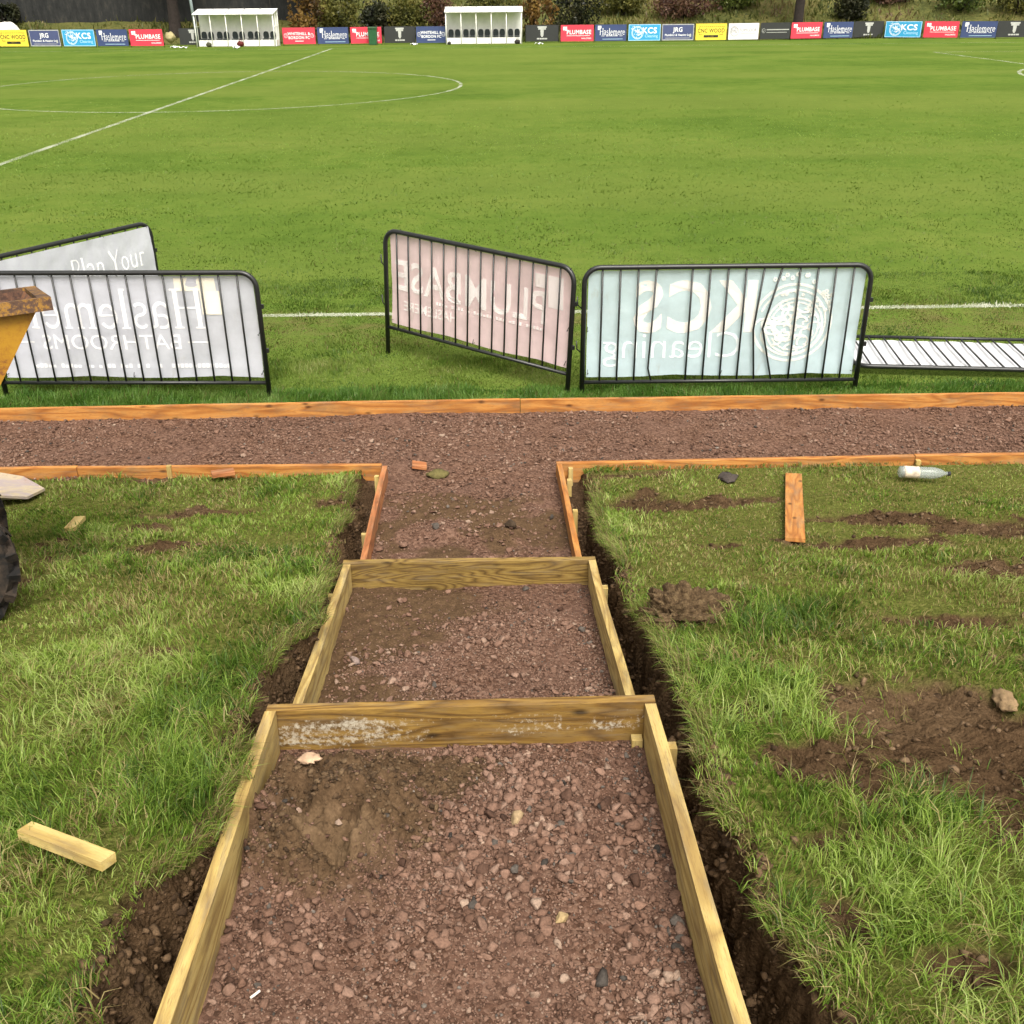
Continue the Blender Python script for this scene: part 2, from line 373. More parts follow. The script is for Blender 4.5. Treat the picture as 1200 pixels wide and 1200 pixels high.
def terrain():
    xs = np.concatenate([-np.geomspace(60, 5.2, 26), np.arange(-5.1, -1.25, .022), np.arange(-1.25, 1.05, .0085), np.arange(1.05, 5.1, .022), np.geomspace(5.2, 60, 26)])
    ys = np.concatenate([np.linspace(-12, .5, 26), np.arange(.55, 1.15, .03), np.arange(1.15, 4.7, .0095), np.arange(4.7, 6.6, .013), np.arange(6.6, 7.96, .02)])
    X, Y = np.meshgrid(xs, ys); nx, ny = len(xs), len(ys)
    cx = cxf(Y); inner = (np.abs(X-cx) < HALF-TH*.5) & (Y > .95) & (Y < 6.66)
    path = (Y > 6.655)
    grav = inner | path
    gz, s, bp = grav_z(X, Y)
    Zb, wall, side = dug_z(X, Y)
    Z = np.where(grav, gz, Zb)
    turf = wall*sst(0., .06, side)*(1-dirt_f(X, Y))*(~grav)
    V = np.stack([X, Y, Z], -1).reshape(-1, 3)
    Xd = X + np.where(~grav, (1-np.abs(2*wall-1))*.05*fbm(Y, Z, 14, 5, 59, .6), 0)
    Xd = np.where(~grav & (X-cx > HALF), np.maximum(Xd, cx+HALF+.004), np.where(~grav & (X-cx < -HALF), np.minimum(Xd, cx-HALF-.004), Xd))
    V[:, 0] = Xd.ravel()
    I = np.arange(nx*ny).reshape(ny, nx)
    q = np.stack([I[:-1, :-1], I[:-1, 1:], I[1:, 1:], I[1:, :-1]], -1).reshape(-1, 4)
    fx = (X[:-1, :-1]+X[1:, 1:]).ravel()/2; fy = (Y[:-1, :-1]+Y[1:, 1:]).ravel()/2
    fin = ((np.abs(fx-cxf(fy)) < HALF-TH*.5) & (fy > .95) & (fy < 6.66)) | (fy > 6.655)
    dark_share = np.where(grav, np.where(inner, .5*sst(.5, .66, np.abs(X-cx+.0))*(X > 0), 0), .35*(1-wall)**2)  # darker along the right side of the bays and towards the trench bottoms
    mask = np.stack([np.where(grav, s, 1.), np.where(grav, bp*.42*(1+1.2*fbm(X, Y, 14, 3, 49)), .35*sst(.05, .3, fbm(X, Y, 2.5, 4, 61))), dark_share], -1).reshape(-1, 3)
    for nm, sel, mt, zone in (('gravel_path', fin, M['gravel'], None), ('bank', ~fin, M['bank'], None)):
        f = q[sel]; used = np.unique(f); rm = -np.ones(nx*ny, int); rm[used] = np.arange(len(used))
        f = rm[f]; n = len(f)
        me = np_mesh(nm, V[used], f.ravel(), np.arange(n)*4, np.full(n, 4))
        set_col(me, 'Mask', mask[used])
        if nm == 'bank': set_col(me, 'Turf', np.repeat(turf.reshape(-1, 1)[used], 3, 1))
        tag(link(nm, me, mt, smooth=True), kind='structure')
terrain()
def bank_full(x, y):                # z of the bank and how much turf stands there
    eL, eR = edges(y); nz = fbm(x*.6, y, 7., 4, 51)
    side = np.where(x < cxf(y), eL+nz*.07-x, x-eR-nz*.06)
    return bank_z(x, y), side

# pitch, ground beyond
bm = bmesh.new()
gx = [-400, -60, -20, 0, 20, 60, 400]; gy = [7.95, 20, 60, 90, 400]
vv = [[bm.verts.new((x, y, 0)) for x in gx] for y in gy]
for j in range(len(gy)-1):
    for i in range(len(gx)-1): bm.faces.new((vv[j][i], vv[j][i+1], vv[j+1][i+1], vv[j+1][i]))
tag(bm_obj('pitch', bm, M['pitch']), kind='structure')

# markings
def line_mat():
    t = NT('line_paint'); v = t.n('ShaderNodeNewGeometry').outputs['Position']
    p = t.pbsdf((.50, .53, .42), .9, 0, .0); tp = t.n('ShaderNodeBsdfTransparent')
    m = t.n('ShaderNodeMixShader')
    t.l(t.ramp(t.math('ADD', t.math('MULTIPLY', t.noise(v, 40, 4, .7), .6), t.math('MULTIPLY', t.noise(v, .9, 3), .4)), [(.40, .97), (.62, .30)]), m.inputs[0])
    t.l(p.outputs[0], m.inputs[1]); t.l(tp.outputs[0], m.inputs[2])
    return t.done(m.outputs[0])
M['line'] = line_mat()
def strip(pts, w, z=.006):
    bm = bmesh.new(); L = []
    for i, p in enumerate(pts):
        a = Vector(pts[max(0, i-1)]); b = Vector(pts[min(len(pts)-1, i+1)]); t = (b-a).normalized(); n = Vector((-t.y, t.x))
        L.append((bm.verts.new((p[0]+n.x*w/2, p[1]+n.y*w/2, z)), bm.verts.new((p[0]-n.x*w/2, p[1]-n.y*w/2, z))))
    for a, b in zip(L, L[1:]): bm.faces.new((a[1], b[1], b[0], a[0]))
    tag(bm_obj('pitch_marking', bm, M['line']), kind='structure')
CXP, CYP = -10.25, 42.3
strip([(x, 10.95) for x in np.linspace(-40, 42, 42)], .11)
strip([(x, 73.3) for x in np.linspace(-60, 42, 42)], .13)
strip([(CXP, y) for y in np.linspace(11.02, 73.2, 30)], .16, .0075)
strip([(CXP+9.15*math.cos(a), CYP+9.15*math.sin(a)) for a in np.linspace(0, 2*PI, 97)], .13, .009)
strip([(24.9, y) for y in np.linspace(22, 62.4, 20)], .15)
strip([(24.9+i, 62.4) for i in range(0, 18)], .13, .0075); strip([(24.9+i, 22) for i in range(0, 18)], .13, .0075)
strip([(30.6+9.3*math.cos(a), CYP+9.3*math.sin(a)) for a in np.linspace(PI-.90, PI+.90, 30)], .16, .009)

# ------------------------------------------------------------------ grass blades
def blades(name, px, py, pz, L, w, az, lean, C, tipC=None, fold=None):
    n = len(px)
    d = np.stack([np.cos(az), np.sin(az), np.zeros(n)], 1)
    fa = rng.uniform(0, PI, n) if fold is None else fold
    s = np.stack([np.cos(fa), np.sin(fa), np.zeros(n)], 1)*(w/2)[:, None]
    b = np.stack([px, py, pz], 1)
    up = np.array([0, 0, 1.])
    ln = lean[:, None]; LL = L[:, None]
    m = b + up*LL*.55*np.sqrt(np.clip(1-(ln*.55)**2, .05, 1)) + d*LL*.55*ln*.55
    tip = m + up*LL*.45*np.sqrt(np.clip(1-np.clip(ln*1.25, 0, 1.15)**2, -.3, 1).clip(.0, 1))*np.where(ln > .95, -.4, 1) + d*LL*.45*np.clip(ln*1.25, 0, 1)
    V = np.empty((n, 5, 3)); V[:, 0] = b-s; V[:, 1] = b+s; V[:, 2] = m+s*.85; V[:, 3] = m-s*.85; V[:, 4] = tip
    o = (np.arange(n)*5)[:, None]
    loops = np.concatenate([o+np.array([[0, 1, 2, 3]]), o+np.array([[3, 2, 4]])], 1).ravel()
    st = (np.arange(n)*7)[:, None] + np.array([[0, 4]]); tot = np.tile([4, 3], n)
    me = np_mesh(name, V.reshape(-1, 3), loops, st.ravel(), tot)
    CC = np.repeat(C[:, None, :], 5, 1)
    if tipC is not None: CC[:, 4] = tipC
    set_col(me, 'Col', CC.reshape(-1, 3))
    return me
def pal(u, cols):
    cols = np.array(cols); k = np.clip(u, 0, .9999)*(len(cols)-1); i = k.astype(int); f = (k-i)[:, None]
    return cols[i]*(1-f)+cols[i+1]*f
GREEN = [(.040, .080, .010), (.092, .168, .018), (.160, .248, .034), (.230, .315, .058), (.30, .36, .11)]
STRAW = [(.13, .10, .036), (.23, .185, .075), (.36, .30, .135)]
def bank_grass():
    P = []
    def scatter(x0, x1, y0, y1, dens):
        n = int((x1-x0)*(y1-y0)*dens); return rng.uniform(x0, x1, n), rng.uniform(y0, y1, n)
    parts = [scatter(-3.4, -.70, .95, 2.6, 21000), scatter(.52, 2.6, .95, 2.6, 21000),
             scatter(-4.2, -.70, 2.6, 4.4, 11500), scatter(.52, 3.4, 2.6, 4.4, 11500),
             scatter(-5.2, -.75, 4.4, 6.64, 9500), scatter(.5, 4.9, 4.4, 6.66, 9500)]
    x = np.concatenate([p[0] for p in parts]); y = np.concatenate([p[1] for p in parts])
    # pull blades into clumps
    cxn = np.floor(x/.055); cyn = np.floor(y/.055)
    hx = (cxn+.5+.7*(_h(cxn, cyn, 71)-.5))*.055; hy = (cyn+.5+.7*(_h(cxn, cyn, 72)-.5))*.055
    pull = .55*_h(cxn, cyn, 73); x = x+(hx-x)*pull; y = y+(hy-y)*pull
    vis = np.abs(x-.017*y) < .50*(y*.893+1.2)+.75
    z, side = bank_full(x, y)
    d = dirt_f(x, y)
    brown = np.clip((.60*sst(2.9, 3.9, y)+.20*sst(3.9, 4.6, y))*sst(.3, 1.2, x) + .30*sst(4.2, 5.2, y)*(x < 0) + .9*fbm(x, y, 1.6, 4, 81), 0, 1)
    dens = (1-d)*sst(-.06, .03, side)*(1-.35*brown)*np.clip(.95+1.3*fbm(x, y, 3.2, 3, 83), .12, 1) + .07*d*(fbm(x, y, 9, 3, 85) > .12)
    keep = vis & (rng.random(len(x)) < dens) & (side > -.035)
    x, y, z, side, d, brown = (a[keep] for a in (x, y, z, side, d, brown)); n = len(x)
    tall = np.clip(.5+1.7*fbm(x, y, 1.7, 3, 87), 0, 1)
    tall = np.maximum(tall*(1-.75*brown), 0)
    for (a, b, r, k) in ((-1.57, 4.95, .33, 1.), (-1.06, 6.42, .14, 1.), (-1.0, 2.35, .25, 1.), (-1.5, 2.1, .5, .7), (1.35, 2.0, .55, .95), (1.2, 1.6, .5, 1.), (1.0, 2.42, .22, .9), (1.25, 3.55, .22, .9), (.95, 2.9, .2, .8), (-1.3, 3.0, .4, .75), (1.75, 3.3, .4, .5), (.72, 5.9, .15, .9)):
        tall = np.maximum(tall, k*(1-sst(.5, 1.2, np.hypot(x-a, y-b)/r)))
    L = (.030+.078*tall)*rng.uniform(.5, 1.4, n)
    near = sst(5.5, 2., y)
    L = L*(.85+.15*near)*(1-.45*brown)
    w = (.0020+.0016*rng.random(n))*(1+.9*sst(2., 6.5, y))
    az = fbm(x, y, 2.4, 2, 91)*9 + fbm(x, y, 12, 2, 93)*6 + rng.normal(0, 1.15, n)
    lean = np.clip(.35+.35*rng.random(n)+.35*tall+.25*fbm(x, y, 5, 2, 95), .1, 1.1)
    straw = rng.random(n) < np.clip(.01+.55*brown+.35*np.exp(-(np.maximum(side, 0)/.05)**2)*.6+.5*d + .3*sst(.12, .3, fbm(x, y, 4.5, 3, 97)), 0, .85)
    u = np.clip(.46+.8*fbm(x, y, 2.2, 3, 99)+.5*fbm(x, y, 15, 2, 101)+rng.normal(0, .22, n), 0, 1)
    C = pal(u, GREEN); Cs = pal(rng.random(n), STRAW); C = np.where(straw[:, None], Cs, C)
    C = C*(1+rng.normal(0, .08, (n, 1)))
    tip = np.where((rng.random(n) < .04+.18*brown)[:, None], Cs, C*1.1)
    me = blades('bank_grass', x, y, z-.004, L, w, az, lean, C, tip)
    tag(link('bank_grass', me, M['blade']), 'green and straw coloured rough grass growing on the dug up bank', 'grass', kind='stuff')
    # dry fringe hanging over the cut edges
    y = np.concatenate([rng.uniform(1.2, 6.4, 8000), rng.uniform(1.2, 6.4, 8000)]); lft = np.arange(len(y)) < 8000
    eL, eR = edges(y)
    off = rng.uniform(-.025, .05, len(y))
    keep = fbm(y, lft*7., 3., 3, 103) > -.14
    x = np.where(lft, eL-off, eR+off); x, y, lft = x[keep], y[keep], lft[keep]; n = len(x)
    nz = fbm(x*.6, y, 7., 4, 51); x = x+np.where(lft, nz*.07, nz*.06)
    z = bank_z(x, y)
    az = np.where(lft, 0., PI)+rng.normal(0, .7, n)
    L = rng.uniform(.03, .13, n); lean = rng.uniform(.5, 1.12, n)
    C = np.where((rng.random(n) < .5)[:, None], pal(rng.random(n), STRAW)*.8, pal(rng.random(n), GREEN))
    me = blades('grass_fringe', x, y, z-.01, L, rng.uniform(.0018, .0035, n), az, lean, C)
    tag(link('grass_fringe', me, M['blade']), 'dry straw and root ends hanging over the cut turf edges', 'grass', kind='stuff')
bank_grass()
def pitch_grass():
    X, Y, Ls, Ws = [], [], [], []
    def add(y0, y1, dens, l0, l1, w):
        hw = .52*y1+1.4; n = int(2*hw*(y1-y0)*dens)
        y = rng.uniform(y0, y1, n); x = rng.uniform(-hw, hw, n)+.017*y
        k = np.abs(x-.017*y) < .52*y+1.0
        x, y = x[k], y[k]; X.append(x); Y.append(y); Ls.append(rng.uniform(l0, l1, len(x))); Ws.append(np.full(len(x), w)*rng.uniform(.7, 1.3, len(x)))
    add(7.985, 8.5, 7000, .05, .12, .0055)
    add(8.4, 9.4, 4200, .03, .065, .006)
    add(9.4, 12.5, 2300, .025, .05, .008)
    n = 520000; y = rng.uniform(12.5, 38, n); hw = .52*y+1.; x = rng.uniform(-1, 1, n)*hw+.017*y
    k = rng.random(n) < (12.5/y)**2.2*(hw/7.5)*.30*(1-sst(24, 38, y)); x, y = x[k], y[k]
    X.append(x); Y.append(y); Ls.append(rng.uniform(.022, .046, len(x))); Ws.append(.0010*y*rng.uniform(.7, 1.3, len(x)))
    x = np.concatenate(X); y = np.concatenate(Y); L = np.concatenate(Ls); w = np.concatenate(Ws); n = len(x)
    wear = sst(9.3, 10.2, y)*(1-sst(10.8, 11.3, y))*sst(-.05, .2, fbm(x, y, 1.1, 4, 111))
    tl = np.clip(.75+1.1*fbm(x, y, 2.5, 4, 113), .35, 1.3); L = L*tl*(1-.4*wear)
    u = np.clip(.50+.55*fbm(x, y, .5, 3, 115)+.65*fbm(x, y, 4, 3, 117)+rng.normal(0, .13, n), 0, 1)
    PG = [(.040, .080, .010), (.064, .115, .015), (.090, .145, .021), (.130, .178, .033), (.19, .218, .065)]
    C = pal(u, PG)
    C[y < 8.6] = C[y < 8.6]*np.array([.85, 1.08, 1.1])
    st = rng.random(n) < (.03+.5*wear); C[st] = pal(rng.random(st.sum()), STRAW)*.6
    wl = (np.abs(y-10.95+.025*fbm(x, y, 3, 3, 119)) < .065) & (fbm(x, y, 1.3, 4, 121)+rng.normal(0, .12, n) > -.28)
    C[wl] = rng.uniform(.48, .75, (wl.sum(), 1))*np.array([1, 1.02, .9])
    far_ = sst(9., 18., y); C = C*(1-far_*.75)[:, None]+np.array([.092, .147, .023])*(far_*.75)[:, None]
    C = C*(1+.55*sst(13., 26., y))[:, None]  # farther blades coloured lighter to offset the shading on their upright faces
    lean = np.clip(rng.normal(.55, .25, n)+.35*far_, .05, 1.05)
    ca_, sa_ = math.cos(-.119), math.sin(-.119); uu = (x-4.52)*ca_+(y-9.6)*sa_; vv_ = -(x-4.52)*sa_+(y-9.6)*ca_
    L = np.where((np.abs(uu) < 1.2) & (vv_ < .02) & (vv_ > -.99), .012, L)
    az = fbm(x, y, 1.5, 2, 123)*8+rng.normal(0, 1., n)
    me = blades('pitch_grass', x, y, np.full(n, -.003), L, w, az, lean, C)
    tag(link('pitch_grass', me, M['blade']), 'short mown green grass of the football pitch', 'grass', kind='stuff')
pitch_grass()

# ------------------------------------------------------------------ gravel stones
def ico(sub):
    b = bmesh.new(); bmesh.ops.create_icosphere(b, subdivisions=sub, radius=1.)
    V = np.array([v.co[:] for v in b.verts]); F = np.array([[v.index for v in f.verts] for f in b.faces]); b.free(); return V, F
ICO1, ICO2 = ico(1), ico(2)
def stones(x, y, z, r, C, base):
    V0, F0 = base; n = len(x); nv = len(V0)
    sc_ = np.stack([r*rng.uniform(.8, 1.3, n), r*rng.uniform(.7, 1.1, n), r*rng.uniform(.5, .9, n)], 1)
    V = V0[None]*(1+rng.uniform(-.24, .22, (n, nv, 1)))
    # flatten along random planes for crushed facets
    for k in range(5):
        nn = rng.normal(size=(n, 3)); nn /= np.linalg.norm(nn, axis=1, keepdims=True)
        dd = np.einsum('nvk,nk->nv', V, nn); ex = np.maximum(dd-.42, 0)
        V = V - ex[..., None]*nn[:, None, :]
    V = V*sc_[:, None, :]
    a = rng.uniform(0, 2*PI, n); ca, sa = np.cos(a)[:, None], np.sin(a)[:, None]
    Xr = V[..., 0]*ca-V[..., 1]*sa; Yr = V[..., 0]*sa+V[..., 1]*ca
    V = np.stack([Xr+x[:, None], Yr+y[:, None], V[..., 2]+z[:, None]], -1).reshape(-1, 3)
    F = (F0[None]+(np.arange(n)*nv)[:, None, None]).reshape(-1, 3)
    return V, F, np.repeat(C, nv, 0)
STC = [(.054, .028, .018), (.120, .066, .044), (.170, .098, .068), (.210, .131, .095), (.28, .20, .148)]
def gravel():
    out = []
    def zone(n, x0, x1, y0, y1, r0, r1, base, soilskip=.85, pw=2.2):
        y = rng.uniform(y0, y1, n); x = rng.uniform(x0, x1, n)
        if y1 < 6.7:
            k = np.abs(x-cxf(y)) < HALF-TH-.008; x, y = x[k], y[k]
        z, s, bp = grav_z(x, y)
        cl = np.clip(.60+1.6*fbm(x, y, 2.2, 3, 131), .5 if r1 < .008 else .15, 1)
        k = rng.random(len(x)) < (1-soilskip*s)*cl; x, y, z = x[k], y[k], z[k]; n = len(x)
        r = r0+(r1-r0)*rng.random(n)**pw
        u = np.clip(rng.normal(.45, .22, n)+.3*fbm(x, y, 2, 2, 133), 0, 1); C = pal(u, STC)*rng.uniform(.85, 1.1, (n, 1))
        grey = rng.random(n) < .03+.14*sst(.30, .5, x)*(y < 4.6); C[grey] = C[grey].mean(1, keepdims=True)*np.array([1.12, .95, .80])*rng.uniform(.45, 1.0, (grey.sum(), 1))
        out.append(stones(x, y, z+r*.40, r, C, base))
    zone(52000, -.80, .55, 1.2, 2.76, .0025, .0068, ICO1, .97, 1.5)
    zone(22000, -.80, .55, 2.84, 4.58, .003, .007, ICO1, .8, 1.5)
    zone(13000, -.80, .55, 1.2, 2.76, .0035, .011, ICO1, .97)
    zone(3600, -.80, .55, 1.2, 2.76, .008, .020, ICO2, .97)
    zone(750, -.2, .53, 1.85, 2.55, .010, .027, ICO2, .97, 1.6)
    zone(320, -.8, .53, 1.35, 2.0, .012, .024, ICO2, .9, 1.5)
    zone(7000, -.80, .55, 2.84, 4.58, .004, .012, ICO1, .75)
    zone(900, -.80, .55, 2.84, 4.58, .010, .023, ICO2, .3)
    zone(5500, -.80, .55, 4.66, 6.66, .005, .013, ICO1, .6)
    zone(480, -.80, .55, 4.66, 6.66, .012, .028, ICO2, .2)
    zone(900, -4.9, 5.1, 6.72, 7.90, .012, .026, ICO2, .6, 1.8)
    zone(26000, -4.9, 5.1, 6.72, 7.90, .006, .018, ICO1, .6, 2.6)
    V = []; F = []; C = []; o = 0
    for v, f, c in out: V.append(v); F.append(f+o); C.append(c); o += len(v)
    V = np.concatenate(V); F = np.concatenate(F); C = np.concatenate(C); n = len(F)
    me = np_mesh('gravel', V, F.ravel(), np.arange(n)*3, np.full(n, 3)); set_col(me, 'Col', C)
    tag(link('gravel', me, M['stone']), 'loose reddish brown crushed stones over the path and step bays', 'gravel', kind='stuff')
    # soil crumbs on the dug areas and in the trenches
    out = []
    n = 26000; x = rng.uniform(-2.8, 3.2, n); y = rng.uniform(1.1, 6.5, n); d = dirt_f(x, y); z, side = bank_full(x, y)
    k = (rng.random(n) < d*.75) & (side > 0.02); x, y, z = x[k], y[k], z[k]; n = len(x)
    r = .004+.018*rng.random(n)**3.2
    C = pal(rng.random(n), [(.036, .021, .010), (.085, .052, .027), (.15, .098, .055)])
    out.append(stones(x, y, z+r*.2, r, C, ICO1))
    n = 11000; lf = rng.random(n) < .5; y = rng.uniform(1.2, 6.3, n); eL, eR = edges(y); cx = cxf(y)
    eL = eL-.03; eR = eR+.03
    x = np.where(lf, rng.uniform(0, 1, n)*(eL+.02-(cx-HALF))+(cx-HALF), cx+HALF+rng.uniform(0, 1, n)*(eR-.02-cx-HALF))
    x = x+np.where(lf, -.05, .05)*rng.random(n)**2; z = dug_z(x, y)[0]+.002
    r = .004+.020*rng.random(n)**3
    C = pal(rng.random(n), [(.030, .017, .008), (.075, .044, .022), (.125, .078, .042)])
    out.append(stones(x, y, z, r, C, ICO1))
    n = 6500; x = rng.uniform(-.8, .1, n); y = rng.uniform(1.95, 2.76, n)
    z, s, bp = grav_z(x, y); k = (s > .4) & (rng.random(n) < .8) & (bp < .2) & (np.abs(x-cxf(y)) < HALF-TH-.01); x, y, z = x[k], y[k], z[k]; n = len(x)
    r = .003+.012*rng.random(n)**3; C = pal(rng.random(n), [(.034, .020, .010), (.078, .048, .025), (.13, .085, .046)])
    out.append(stones(x, y, z+r*.2, r, C, ICO1))
    V = []; F = []; C = []; o = 0
    for v, f, c in out: V.append(v); F.append(f+o); C.append(c); o += len(v)
    V = np.concatenate(V); F = np.concatenate(F); C = np.concatenate(C); n = len(F)
    me = np_mesh('soil_crumbs', V, F.ravel(), np.arange(n)*3, np.full(n, 3)); set_col(me, 'Col', C)
    tag(link('soil_crumbs', me, M['stone']), 'dark crumbs of dug soil in the trenches and bare patches', 'soil', kind='stuff')
gravel()
def rock(name, x, y, z, r, col, label, cat='stone', flat=.55, seed=0, group=None):
    rs = np.random.default_rng(seed+5); V0, F0 = ico(3)
    V = V0.copy()
    for k in range(7):
        nn = rs.normal(size=3); nn /= np.linalg.norm(nn); dd = V@nn; V = V-np.maximum(dd-.62, 0)[:, None]*nn
    V = V*(1+(.45 if cat in ('clod', 'stone') and flat < .5 else .12)*fbm(V[:, 0]*3+9, V[:, 1]*3+V[:, 2]*2, 1., 4, seed, .7)[:, None])
    V = V*np.array([1, .75, flat])*r
    a = rs.uniform(0, 6); c, s = math.cos(a), math.sin(a); V = np.stack([V[:, 0]*c-V[:, 1]*s, V[:, 0]*s+V[:, 1]*c, V[:, 2]], 1)
    n = len(F0); me = np_mesh(name, V, F0.ravel(), np.arange(n)*3, np.full(n, 3))
    o = link(name, me, simple('stone_'+str(seed), col, .85, 0, .2, .35, 40, .4, 90), smooth=True); o.location = (x, y, z)
    return tag(o, label, cat, group)
def gz1(x, y): return float(grav_z(np.array([x]), np.array([y]))[0][0])
def bz1(x, y): return float(bank_z(np.array([x]), np.array([y]))[0])

# ------------------------------------------------------------------ timber
def board(name, p0, p1, h, th, m, parent=None, base=None, warp=.003, seed=0):
    """plank from p0 to p1 (its top centre line), height h, thickness th; local X runs along the grain"""
    p0 = Vector(p0); p1 = Vector(p1); d = p1-p0; L = d.length; x = d.normalized()
    y = Vector((0, 0, 1)).cross(x).normalized(); z = x.cross(y)
    bm = bmesh.new(); box(bm, -L/2, L/2, -th/2, th/2, -h/2, h/2)
    nseg = max(2, int(L/.25))
    es = [e for e in bm.edges if abs((e.verts[0].co-e.verts[1].co).x) > L*.5]
    bmesh.ops.subdivide_edges(bm, edges=es, cuts=nseg)
    bevel(bm, .0028, 2)
    rs = random.Random(seed); a, b = rs.uniform(0, 6), rs.uniform(0, 6)
    for v in bm.verts:
        t = v.co.x/L
        v.co.y += warp*math.sin(5*t+a)+.0012*math.sin(23*v.co.x+b); v.co.z += warp*.7*math.sin(4*t+b)+.0010*math.sin(31*v.co.x+a)
    o = bm_obj(name, bm, m)
    W = Matrix.Identity(4)
    for i in range(3): W[i][0] = x[i]; W[i][1] = y[i]; W[i][2] = z[i]
    c = (p0+p1)/2 - z*(h/2); W[0][3], W[1][3], W[2][3] = c
    if parent is not None:
        o.parent = parent; o.matrix_local = parent.matrix_basis.inverted() @ W
    else: o.matrix_world = W
    return o
def peg(x, y, ztop, parent, seed=0, s=.036, L=.34):
    return board('peg', (x, y-.0005, ztop), (x, y+.0005, ztop), L, s, M['wood_pale'], parent) if False else _peg(x, y, ztop, parent, s, L, seed)
def _peg(x, y, ztop, parent, s, L, seed):
    bm = bmesh.new(); box(bm, -L/2, L/2, -s/2, s/2, -s/2, s/2); bevel(bm, .002, 1)
    o = bm_obj('peg', bm, M['wood_pale']); W = Matrix.Translation((x, y, ztop-L/2)) @ Euler((0, -PI/2, R(seed*7 % 9-4))).to_matrix().to_4x4()
    o.parent = parent; o.matrix_local = parent.matrix_basis.inverted() @ W
    return o
def sidex(y, s, half=HALF): return cxf(y)+s*(half-TH/2)
# nearest step
f3 = tag(empty('step_frame', (cxf(2.0), 2.0, .8)), 'nearest open timber step frame with cement splashed riser and a soil heap inside', 'step formwork', 'timber step frames down the bank')
board('riser_board', (cxf(2.79)-HALF, 2.792, top3(2.79)), (cxf(2.79)+HALF, 2.792, top3(2.79)+.004), .215, TH, M['wood_r3'], f3, seed=1)
for s in (-1, 1):
    board('side_board', (sidex(.98, s), .98, top3(.98)), (sidex(2.77, s), 2.768, top3(2.77)+.002*s), .205, TH-.002, M['wood_side'], f3, seed=3+s)
peg(cxf(2.6)-HALF-.02, 2.60, top3(2.6)-.055, f3, 1); peg(cxf(2.55)+HALF+.02, 2.58, top3(2.55)-.045, f3, 2); peg(cxf(2.7)+HALF-TH-.022, 2.745, top3(2.7)-.13, f3, 3)
peg(cxf(1.5)-HALF-.02, 1.25, top3(1.3)-.06, f3, 4); peg(cxf(1.5)+HALF+.02, 1.22, top3(1.3)-.06, f3, 5)
f2 = tag(empty('step_frame', (cxf(3.7), 3.7, .4)), 'second timber step frame with bold dark grain on its riser, lower down the bank', 'step formwork', 'timber step frames down the bank')
board('riser_board', (cxf(4.62)-HALF, 4.622, top2(4.62)), (cxf(4.62)+HALF, 4.622, top2(4.62)+.004), .20, TH, M['wood_r2'], f2, seed=11)
for s in (-1, 1):
    board('side_board', (sidex(2.83, s), 2.832, top2(2.83)), (sidex(4.6, s), 4.598, top2(4.6)), .20, TH-.002, M['wood_side'], f2, seed=13+s)
peg(cxf(4.3)-HALF-.02, 4.32, top2(4.3)-.06, f2, 6); peg(cxf(4.4)+HALF+.02, 4.38, top2(4.4)-.06, f2, 7); peg(cxf(3.4)+HALF+.02, 3.3, top2(3.3)-.09, f2, 8)
# path edging with returns
el = tag(empty('path_edging', (cxf(6.65)-HALF, 6.65, 0)), 'orange stained timber edging with return board on the left of the path mouth', 'path edging', 'timber edging of the gravel path')
board('side_board', (sidex(4.66, -1), 4.66, top1(4.66)), (sidex(6.66, -1, .645), 6.655, .122), .15, TH-.004, M['wood_o2'], el, seed=21)
board('edge_board', (-3.0, 6.775, .098), (cxf(6.65)-.65, 6.672, .122), .15, TH, M['wood_o'], el, seed=22)
peg(-2.33, 6.715, .122, el, 3, .03); peg(cxf(6.5)-HALF-.018, 6.50, .115, el, 4, .03); peg(cxf(5.6)-HALF-.018, 5.62, .125, el, 5, .032)
board('edge_board', (-6.2, 6.80, .085), (-3.005, 6.775, .098), .15, TH, M['wood_o'], el, seed=24)
er = tag(empty('path_edging', (cxf(6.65)+HALF, 6.65, 0)), 'orange stained timber edging with return board on the right of the path mouth', 'path edging', 'timber edging of the gravel path')
board('side_board', (sidex(4.66, 1), 4.66, top1(4.66)), (sidex(6.66, 1, .63), 6.63, .122), .15, TH-.004, M['wood_o'], er, seed=25)
board('edge_board', (cxf(6.65)+.592, 6.655, .125), (3.0, 6.690, .122), .15, TH, M['wood_o'], er, seed=26)
board('edge_board', (3.005, 6.690, .123), (6.4, 6.725, .118), .15, TH, M['wood_o'], er, seed=27)
for k, (x, y) in enumerate(((cxf(6.4)+HALF+.015, 6.42), (cxf(5.9)+HALF+.015, 5.95), (cxf(6.4)+.69, 6.618), (3.02, 6.655))): peg(x, y, .10, er, k, .032)
# far edging, two boards butted end to end
for (a, b, nm, lb, sd) in (((-5.6, 7.905, .118), (.205, 7.952, .122), 'edging_board', 'long orange knotty edging board on the pitch side, below the white barriers', 31), ((.209, 7.952, .124), (6.4, 7.898, .124), 'edging_board', 'long orange edging board on the pitch side, split along its face, below the blue barrier', 32)):
    o = board(nm, a, b, .145, TH, M['wood_o'], None, seed=sd); tag(o, lb, 'edging board', 'boards along the pitch side of the path')

